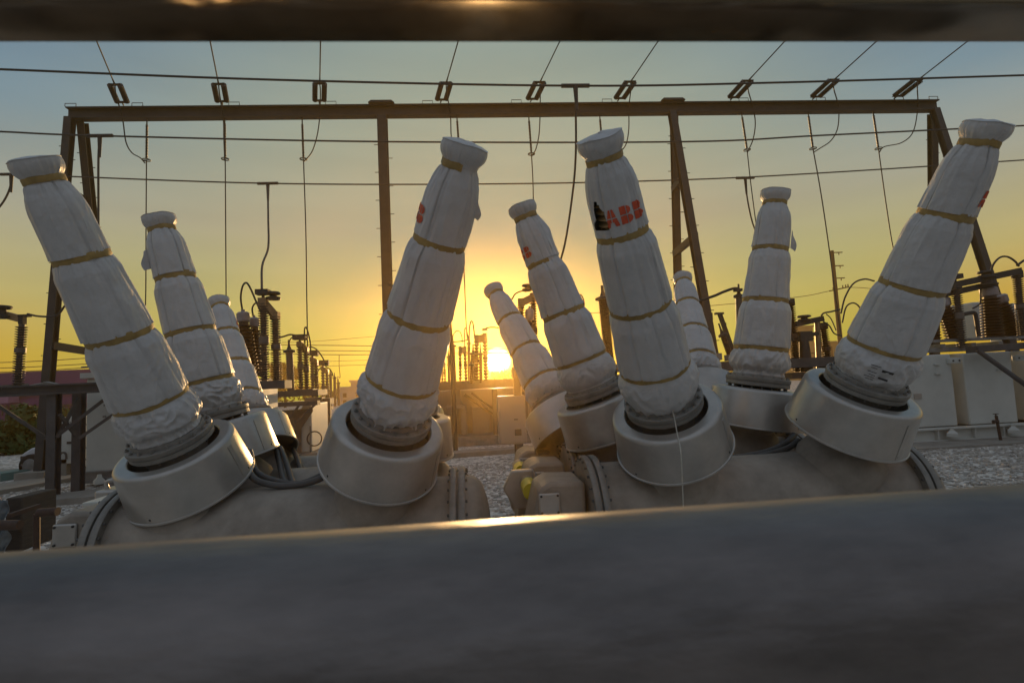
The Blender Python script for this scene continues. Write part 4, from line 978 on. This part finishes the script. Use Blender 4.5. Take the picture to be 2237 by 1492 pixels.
# odds at the lower left: handle box, timber, tarp and pipe stands
hb = thing('mechanism_box', 'pale blue grey mechanism box with a bent grab handle left of the tank', 'box', at(250, 1085, 4.3))
m = MB(); a, b = at(214, 1070, 4.6), at(320, 1130, 4.6); m.box(((a.x+b.x)/2, 4.8, a.z-.35), (b.x-a.x, .5, .7)); m.build('body', M['cover'], hb, bev=.02)
m = MB(); m.tube(smooth([at(243, 1080, 4.65), at(237, 1070, 4.65), at(232, 1058, 4.65), at(238, 1050, 4.65), at(262, 1047, 4.65), at(300, 1046, 4.65)], 5), .017, 8); m.build('grab_handle', M['cover'], hb)
lb = thing('cover_box', 'small white lidded box on the left crank housing', 'box', at(200, 1105, 4.0))
m = MB(); pbox(m, 182, 1104, 215, 1132, 3.9, .25); m.build('body', M['white'], lb, bev=.01)
m = MB(); pbox(m, 179, 1098, 218, 1105, 3.87, .31); m.build('lid', M['white'], lb, bev=.006)
ck = thing('timber_block', 'dark timber block standing at the lower left edge', 'timber', at(30, 1100, 6.5))
m = MB(); pbox(m, 12, 1088, 46, 1205, 6.5, .5); m.build('block', M['wood'], ck, bev=.015)
tp = MB(); n = 14; vs = []; fs = []
for i in range(n+1):
    for j in range(n+1):
        p = at(-30+54*i/n, 1090+120*j/n, 6.35); p.y += .10*nz3(i*.55, j*.3, 3)-.05; p.x += .03*nz3(i*.4, j*.5, 9); vs.append(p)
for i in range(n):
    for j in range(n): q = i*(n+1)+j; fs.append((q, q+n+1, q+n+2, q+1))
tp.add(vs, fs); o = tp.build('plastic_sheet', M['tarp']); tag(o, 'crumpled blue grey plastic sheet hanging by the timber block', 'sheet'); md = o.modifiers.new('Solid', 'SOLIDIFY'); md.thickness = .008
sp_ = thing('pipe_stand', 'rusty pipe stand with a roller beside the left crank housing', 'stand', gnd(80, 1190))
b0 = at(81, 1215, 6.0)
m = MB(); m.tube([V((b0.x, 6.0, 0)), at(80, 1122, 6.0)], .03, 10); m.build('post', M['rust'], sp_)
m = MB(); m.tube([at(84, 1120, 5.9), at(126, 1117, 5.9)], .045, 14); m.build('roller', M['rust'], sp_)
m = MB(); m.bar(at(20, 1126, 6.0), at(86, 1104, 6.3), .05, .04); m.build('bar', M['rust'], sp_)
rl = MB(); rl.tube([at(-20, 1148, 5.8), at(44, 1146, 5.8)], .05, 14); tag(rl.build('roller_tube', M['rust']), 'short rusty tube end beside the plastic sheet', 'tube')

# ------------------------------------------------------------------ far buildings, utility pole, far lines
def block(label, x0, y0, x1, y1, Y, depth, mt, wins=(), roof=True, name='office_block'):
    a, b = at(x0, y0, Y), at(x1, y1, Y)
    root = thing(name, label, 'building', ((a.x+b.x)/2, Y+depth/2, 0))
    m = MB(); m.box(((a.x+b.x)/2, Y+depth/2, a.z/2), (b.x-a.x, depth, a.z)); m.build('wall', M[mt], root)
    m = MB(); m.box(((a.x+b.x)/2, Y+depth/2, a.z+.12), (b.x-a.x+.3, depth+.3, .24)); m.build('parapet', M[mt], root)
    for (wx0, wy0, wx1, wy1) in wins:
        m = MB(); pbox(m, wx0, wy0, wx1, wy1, Y-.05, .2); m.build('window', M['glass'], root)
    return root
block('low pale building with small square windows behind the left row of switches', 740, 850, 850, 935, 60, 14, 'wall', [(749, 859, 757, 868), (777, 857, 786, 867), (749, 874, 757, 883), (777, 873, 786, 882), (805, 856, 814, 866)])
block('pale stepped upper storey left of the sun', 766, 835, 880, 851, 63, 8, 'wall')
block('tan tower block behind the crossbar switch', 1740, 716, 1792, 900, 66, 10, 'wall2', [(1748, 735, 1764, 737), (1748, 762, 1766, 764), (1748, 780, 1766, 782), (1772, 738, 1788, 740), (1772, 770, 1788, 772), (1772, 790, 1788, 792)])
block('lower tan building right of the tower block', 1792, 750, 1900, 900, 72, 12, 'wall2', [(1806, 758, 1808, 800), (1818, 756, 1820, 800)])
up = thing('utility_pole', 'tall utility pole with short crossarms left of the far right bushing', 'utility pole', (at(1845, 800, 42).x, 42, 0))
x_ = at(1817, 548, 42)
m = MB(); m.tube([V((x_.x, 42, 0)), V((x_.x, 42, x_.z))], [.22, .15], 10); m.build('pole', M['polew'], up)
for py, l in ((552, 22), (581, 22), (608, 22)):
    a = at(1820+(py-548)*.09, py, 42); m = MB(); m.tube([a, a+V((l/pm(42), 0, .0))], .05, 6); m.tube([a+V((.5, 0, 0)), a+V((.5, 0, -.22))], .04, 6); m.build('crossarm', M['polew'], up)
a, b = at(1812, 636, 41.8), at(1854, 627, 41.8); m = MB(); m.bar(a, b, .1, .1)
for t in (.2, .4, .7, .85, .97): q = a+(b-a)*t; m.tube([q, q+V((0, 0, .25))], .05, 6)
m.build('crossarm', M['polew'], up)
FL = [('long far power line sloping up to the utility pole', 44, [(1180, 690), (1500, 672), (1735, 650), (1812, 636), (1866, 628), (1990, 640)], .028),
      ('upper dark far wire between the left switches and the big centre bushing', 60, [(520, 752), (680, 754), (820, 756), (960, 760), (1200, 764)], .045),
      ('second dark far wire low over the pale building', 60, [(520, 763), (680, 766), (820, 767), (960, 770), (1200, 772)], .045),
      ('third dark far wire with a hanging tail over the pale building', 60, [(520, 771), (680, 774), (741, 775), (960, 774), (1200, 770)], .045),
      ('faint far wire rising to the right above the pale building', 80, [(520, 750), (680, 746), (820, 735), (1000, 722)], .035),
      ('faint lower far wire just above the pale building', 80, [(520, 795), (700, 790), (820, 786), (1000, 778)], .036),
      ('lowest faint far wire touching the pale building roof', 80, [(520, 803), (700, 800), (820, 796), (1000, 788)], .036),
      ('upper far wire crossing behind the left gantry legs', 60, [(-200, 796), (0, 792), (100, 788), (210, 781), (300, 776)], .045),
      ('middle far wire crossing behind the left gantry legs', 60, [(-200, 808), (0, 804), (100, 800), (210, 794), (300, 790)], .045),
      ('lower far wire crossing behind the left gantry legs', 60, [(-200, 816), (0, 813), (100, 809), (210, 802), (300, 798)], .045)]
for lab, Y, pp, r in FL:
    m = MB(); m.tube(smooth(path(pp, Y), 5), r, 5)
    if 'tail' in lab: m.tube(smooth(path([(741, 775), (741, 800), (743, 825), (738, 822), (737, 834)], Y), 4), r*.9, 5)
    tag(m.build('power_line', M['wire']), lab, 'power line', 'far power lines')

# ------------------------------------------------------------------ added volume, lens glare imitated as haze
hm = bpy.data.materials.new('glare_haze_volume'); hm.use_nodes = True; hm.node_tree.nodes.clear()
ho = hm.node_tree.nodes.new('ShaderNodeOutputMaterial'); hv = hm.node_tree.nodes.new('ShaderNodeVolumePrincipled')
hv.inputs['Color'].default_value = (1, .66, .22, 1); hv.inputs['Density'].default_value = GLARE_HAZE; hv.inputs['Anisotropy'].default_value = .85
hm.node_tree.links.new(hv.outputs[0], ho.inputs['Volume'])
m = MB(); m.box((0, 32.5, 7.5), (322, 117, 17)); hz_o = m.build('glare_haze', hm); tag(hz_o, kind='stuff')

# ------------------------------------------------------------------ world, sun, camera
SUN_PX = (1087, 788)
sd = ray(*SUN_PX).normalized()
s_el = math.asin(sd.z); s_az = math.atan2(sd.x, sd.y)
w = bpy.data.worlds.new('World'); sc.world = w; w.use_nodes = True
nt = w.node_tree; N = nt.nodes; L = nt.links; N.clear()
out = N.new('ShaderNodeOutputWorld')
sky = N.new('ShaderNodeTexSky'); sky.sky_type = 'NISHITA'; sky.sun_disc = False; sky.sun_elevation = s_el; sky.sun_rotation = s_az; sky.dust_density = 2.0; sky.air_density = 1.2
bg1 = N.new('ShaderNodeBackground'); bg1.inputs[1].default_value = .015; L.new(sky.outputs[0], bg1.inputs[0])
tc = N.new('ShaderNodeTexCoord'); sep = N.new('ShaderNodeSeparateXYZ'); L.new(tc.outputs['Generated'], sep.inputs[0])
def math_(op, a, b=None, c=None):
    n = N.new('ShaderNodeMath'); n.operation = op
    for i, v in enumerate((a, b, c)):
        if v is None: continue
        if isinstance(v, (int, float)): n.inputs[i].default_value = v
        else: L.new(v, n.inputs[i])
    return n.outputs[0]
def s2l(c): return tuple(((x/255)/12.92 if x/255 <= .04045 else ((x/255+.055)/1.055)**2.4) for x in c)
def ramp(fac, stops):
    r = N.new('ShaderNodeValToRGB'); e = r.color_ramp.elements
    for i, (p, c) in enumerate(stops):
        x = e[i] if i < 2 else e.new(p)
        x.position = p; x.color = (*s2l(c), 1)
    L.new(fac, r.inputs[0]); return r.outputs[0]
z = sep.outputs[2]
near = ramp(z, [(0.0, (160, 172, 66)), (.9, (128, 142, 156)), (.06, (140, 170, 84)), (.16, (95, 146, 112)), (.28, (24, 127, 130)), (.40, (120, 152, 140)), (.56, (145, 160, 146))])
mid = ramp(z, [(0.0, (168, 172, 66)), (.9, (128, 142, 156)), (.06, (152, 172, 84)), (.16, (150, 163, 108)), (.28, (154, 156, 134)), (.40, (148, 158, 140)), (.56, (145, 160, 147))])
far = ramp(z, [(0.0, (204, 158, 44)), (.9, (128, 142, 156)), (.07, (204, 164, 56)), (.16, (186, 174, 116)), (.28, (157, 160, 146)), (.40, (114, 140, 154)), (.56, (88, 120, 148))])
back = ramp(z, [(0.0, (78, 78, 80)), (.9, (142, 152, 166)), (.12, (92, 95, 100)), (.35, (126, 132, 141)), (.6, (142, 152, 167))])
vd = N.new('ShaderNodeVectorMath'); vd.operation = 'DOT_PRODUCT'; L.new(tc.outputs['Generated'], vd.inputs[0]); vd.inputs[1].default_value = V((sd.x, sd.y, 0)).normalized()
dot_h = vd.outputs['Value']
vs_ = N.new('ShaderNodeVectorMath'); vs_.operation = 'DOT_PRODUCT'; L.new(tc.outputs['Generated'], vs_.inputs[0]); vs_.inputs[1].default_value = sd
dsun = vs_.outputs['Value']
def mapr(v, a, b):
    n = N.new('ShaderNodeMapRange'); n.interpolation_type = 'SMOOTHSTEP'; L.new(v, n.inputs[0]); n.inputs[1].default_value = a; n.inputs[2].default_value = b; return n.outputs[0]
def mix(f, a, b):
    n = N.new('ShaderNodeMix'); n.data_type = 'RGBA'; L.new(f, n.inputs[0]); L.new(a, n.inputs[6]); L.new(b, n.inputs[7]); return n.outputs[2]
c1 = mix(mapr(dsun, .91, .985), mix(mapr(dsun, .62, .93), far, mid), near)
c2 = mix(mapr(dot_h, -.2, .45), back, c1)
# glow of the sun itself
ang = math_('ARCCOSINE', math_('MINIMUM', dsun, 1.0))
def glow(sigma, p=1.0): return math_('POWER', 2.71828, math_('MULTIPLY', math_('POWER', math_('DIVIDE', ang, sigma), p), -1.0))
def addc(base, f, col, s):
    n = N.new('ShaderNodeMix'); n.data_type = 'RGBA'; n.blend_type = 'ADD'; n.inputs[0].default_value = 1; L.new(base, n.inputs[6])
    m_ = N.new('ShaderNodeVectorMath'); m_.operation = 'SCALE'; m_.inputs[0].default_value = tuple(x*s for x in col); L.new(f, m_.inputs['Scale']); L.new(m_.outputs[0], n.inputs[7]); return n.outputs[2]
c3 = addc(c2, glow(.12), (1, .72, .06), .10)
c4 = addc(c3, glow(.030, 1.1), (1, .78, .08), .6)
nzs = N.new('ShaderNodeTexNoise'); nzs.inputs['Scale'].default_value = 2.2; nzs.inputs['Detail'].default_value = 4
mps = N.new('ShaderNodeMapping'); mps.inputs['Scale'].default_value = (1, 1, 9); L.new(tc.outputs['Generated'], mps.inputs['Vector']); L.new(mps.outputs[0], nzs.inputs['Vector'])
mrs = N.new('ShaderNodeMapRange'); L.new(nzs.outputs[0], mrs.inputs[0]); mrs.inputs[1].default_value = .3; mrs.inputs[2].default_value = .7; mrs.inputs[3].default_value = .955; mrs.inputs[4].default_value = 1.045
scl = N.new('ShaderNodeVectorMath'); scl.operation = 'SCALE'; L.new(c4, scl.inputs[0]); L.new(mrs.outputs[0], scl.inputs['Scale'])
c4 = addc(scl.outputs[0], mapr(dsun, math.cos(math.radians(1.6)), math.cos(math.radians(.9))), (1, .95, .55), 5.0)
bg2 = N.new('ShaderNodeBackground'); L.new(c4, bg2.inputs[0]); bg2.inputs[1].default_value = 1.0
ad = N.new('ShaderNodeAddShader'); L.new(bg1.outputs[0], ad.inputs[0]); L.new(bg2.outputs[0], ad.inputs[1]); L.new(ad.outputs[0], out.inputs[0])

sl = bpy.data.lights.new('sun', 'SUN'); sl.energy = 5.0; sl.angle = math.radians(.6); sl.color = (1, .62, .27)
so = bpy.data.objects.new('sun', sl); COL.objects.link(so); so.rotation_euler = (-sd).to_track_quat('-Z', 'Y').to_euler(); so.location = (0, 30, 20)

cam = bpy.data.cameras.new('camera'); co = bpy.data.objects.new('camera', cam); COL.objects.link(co)
co.matrix_world = Matrix(((CR.x, CU.x, -CF.x, CAM.x), (CR.y, CU.y, -CF.y, CAM.y), (CR.z, CU.z, -CF.z, CAM.z), (0, 0, 0, 1)))
cam.sensor_width = 36; cam.lens = FPX/2237*36; cam.clip_start = .01; cam.clip_end = 5000
cam.dof.use_dof = True; cam.dof.focus_distance = 4.0; cam.dof.aperture_fstop = 16
sc.camera = co
sc.view_settings.view_transform = 'Standard'; sc.view_settings.look = 'None'; sc.view_settings.exposure = 0; sc.view_settings.gamma = 1
sc.view_settings.use_curve_mapping = False
sc.cycles.max_bounces = 6; sc.cycles.diffuse_bounces = 3; sc.cycles.glossy_bounces = 3
sc.cycles.use_denoising = True
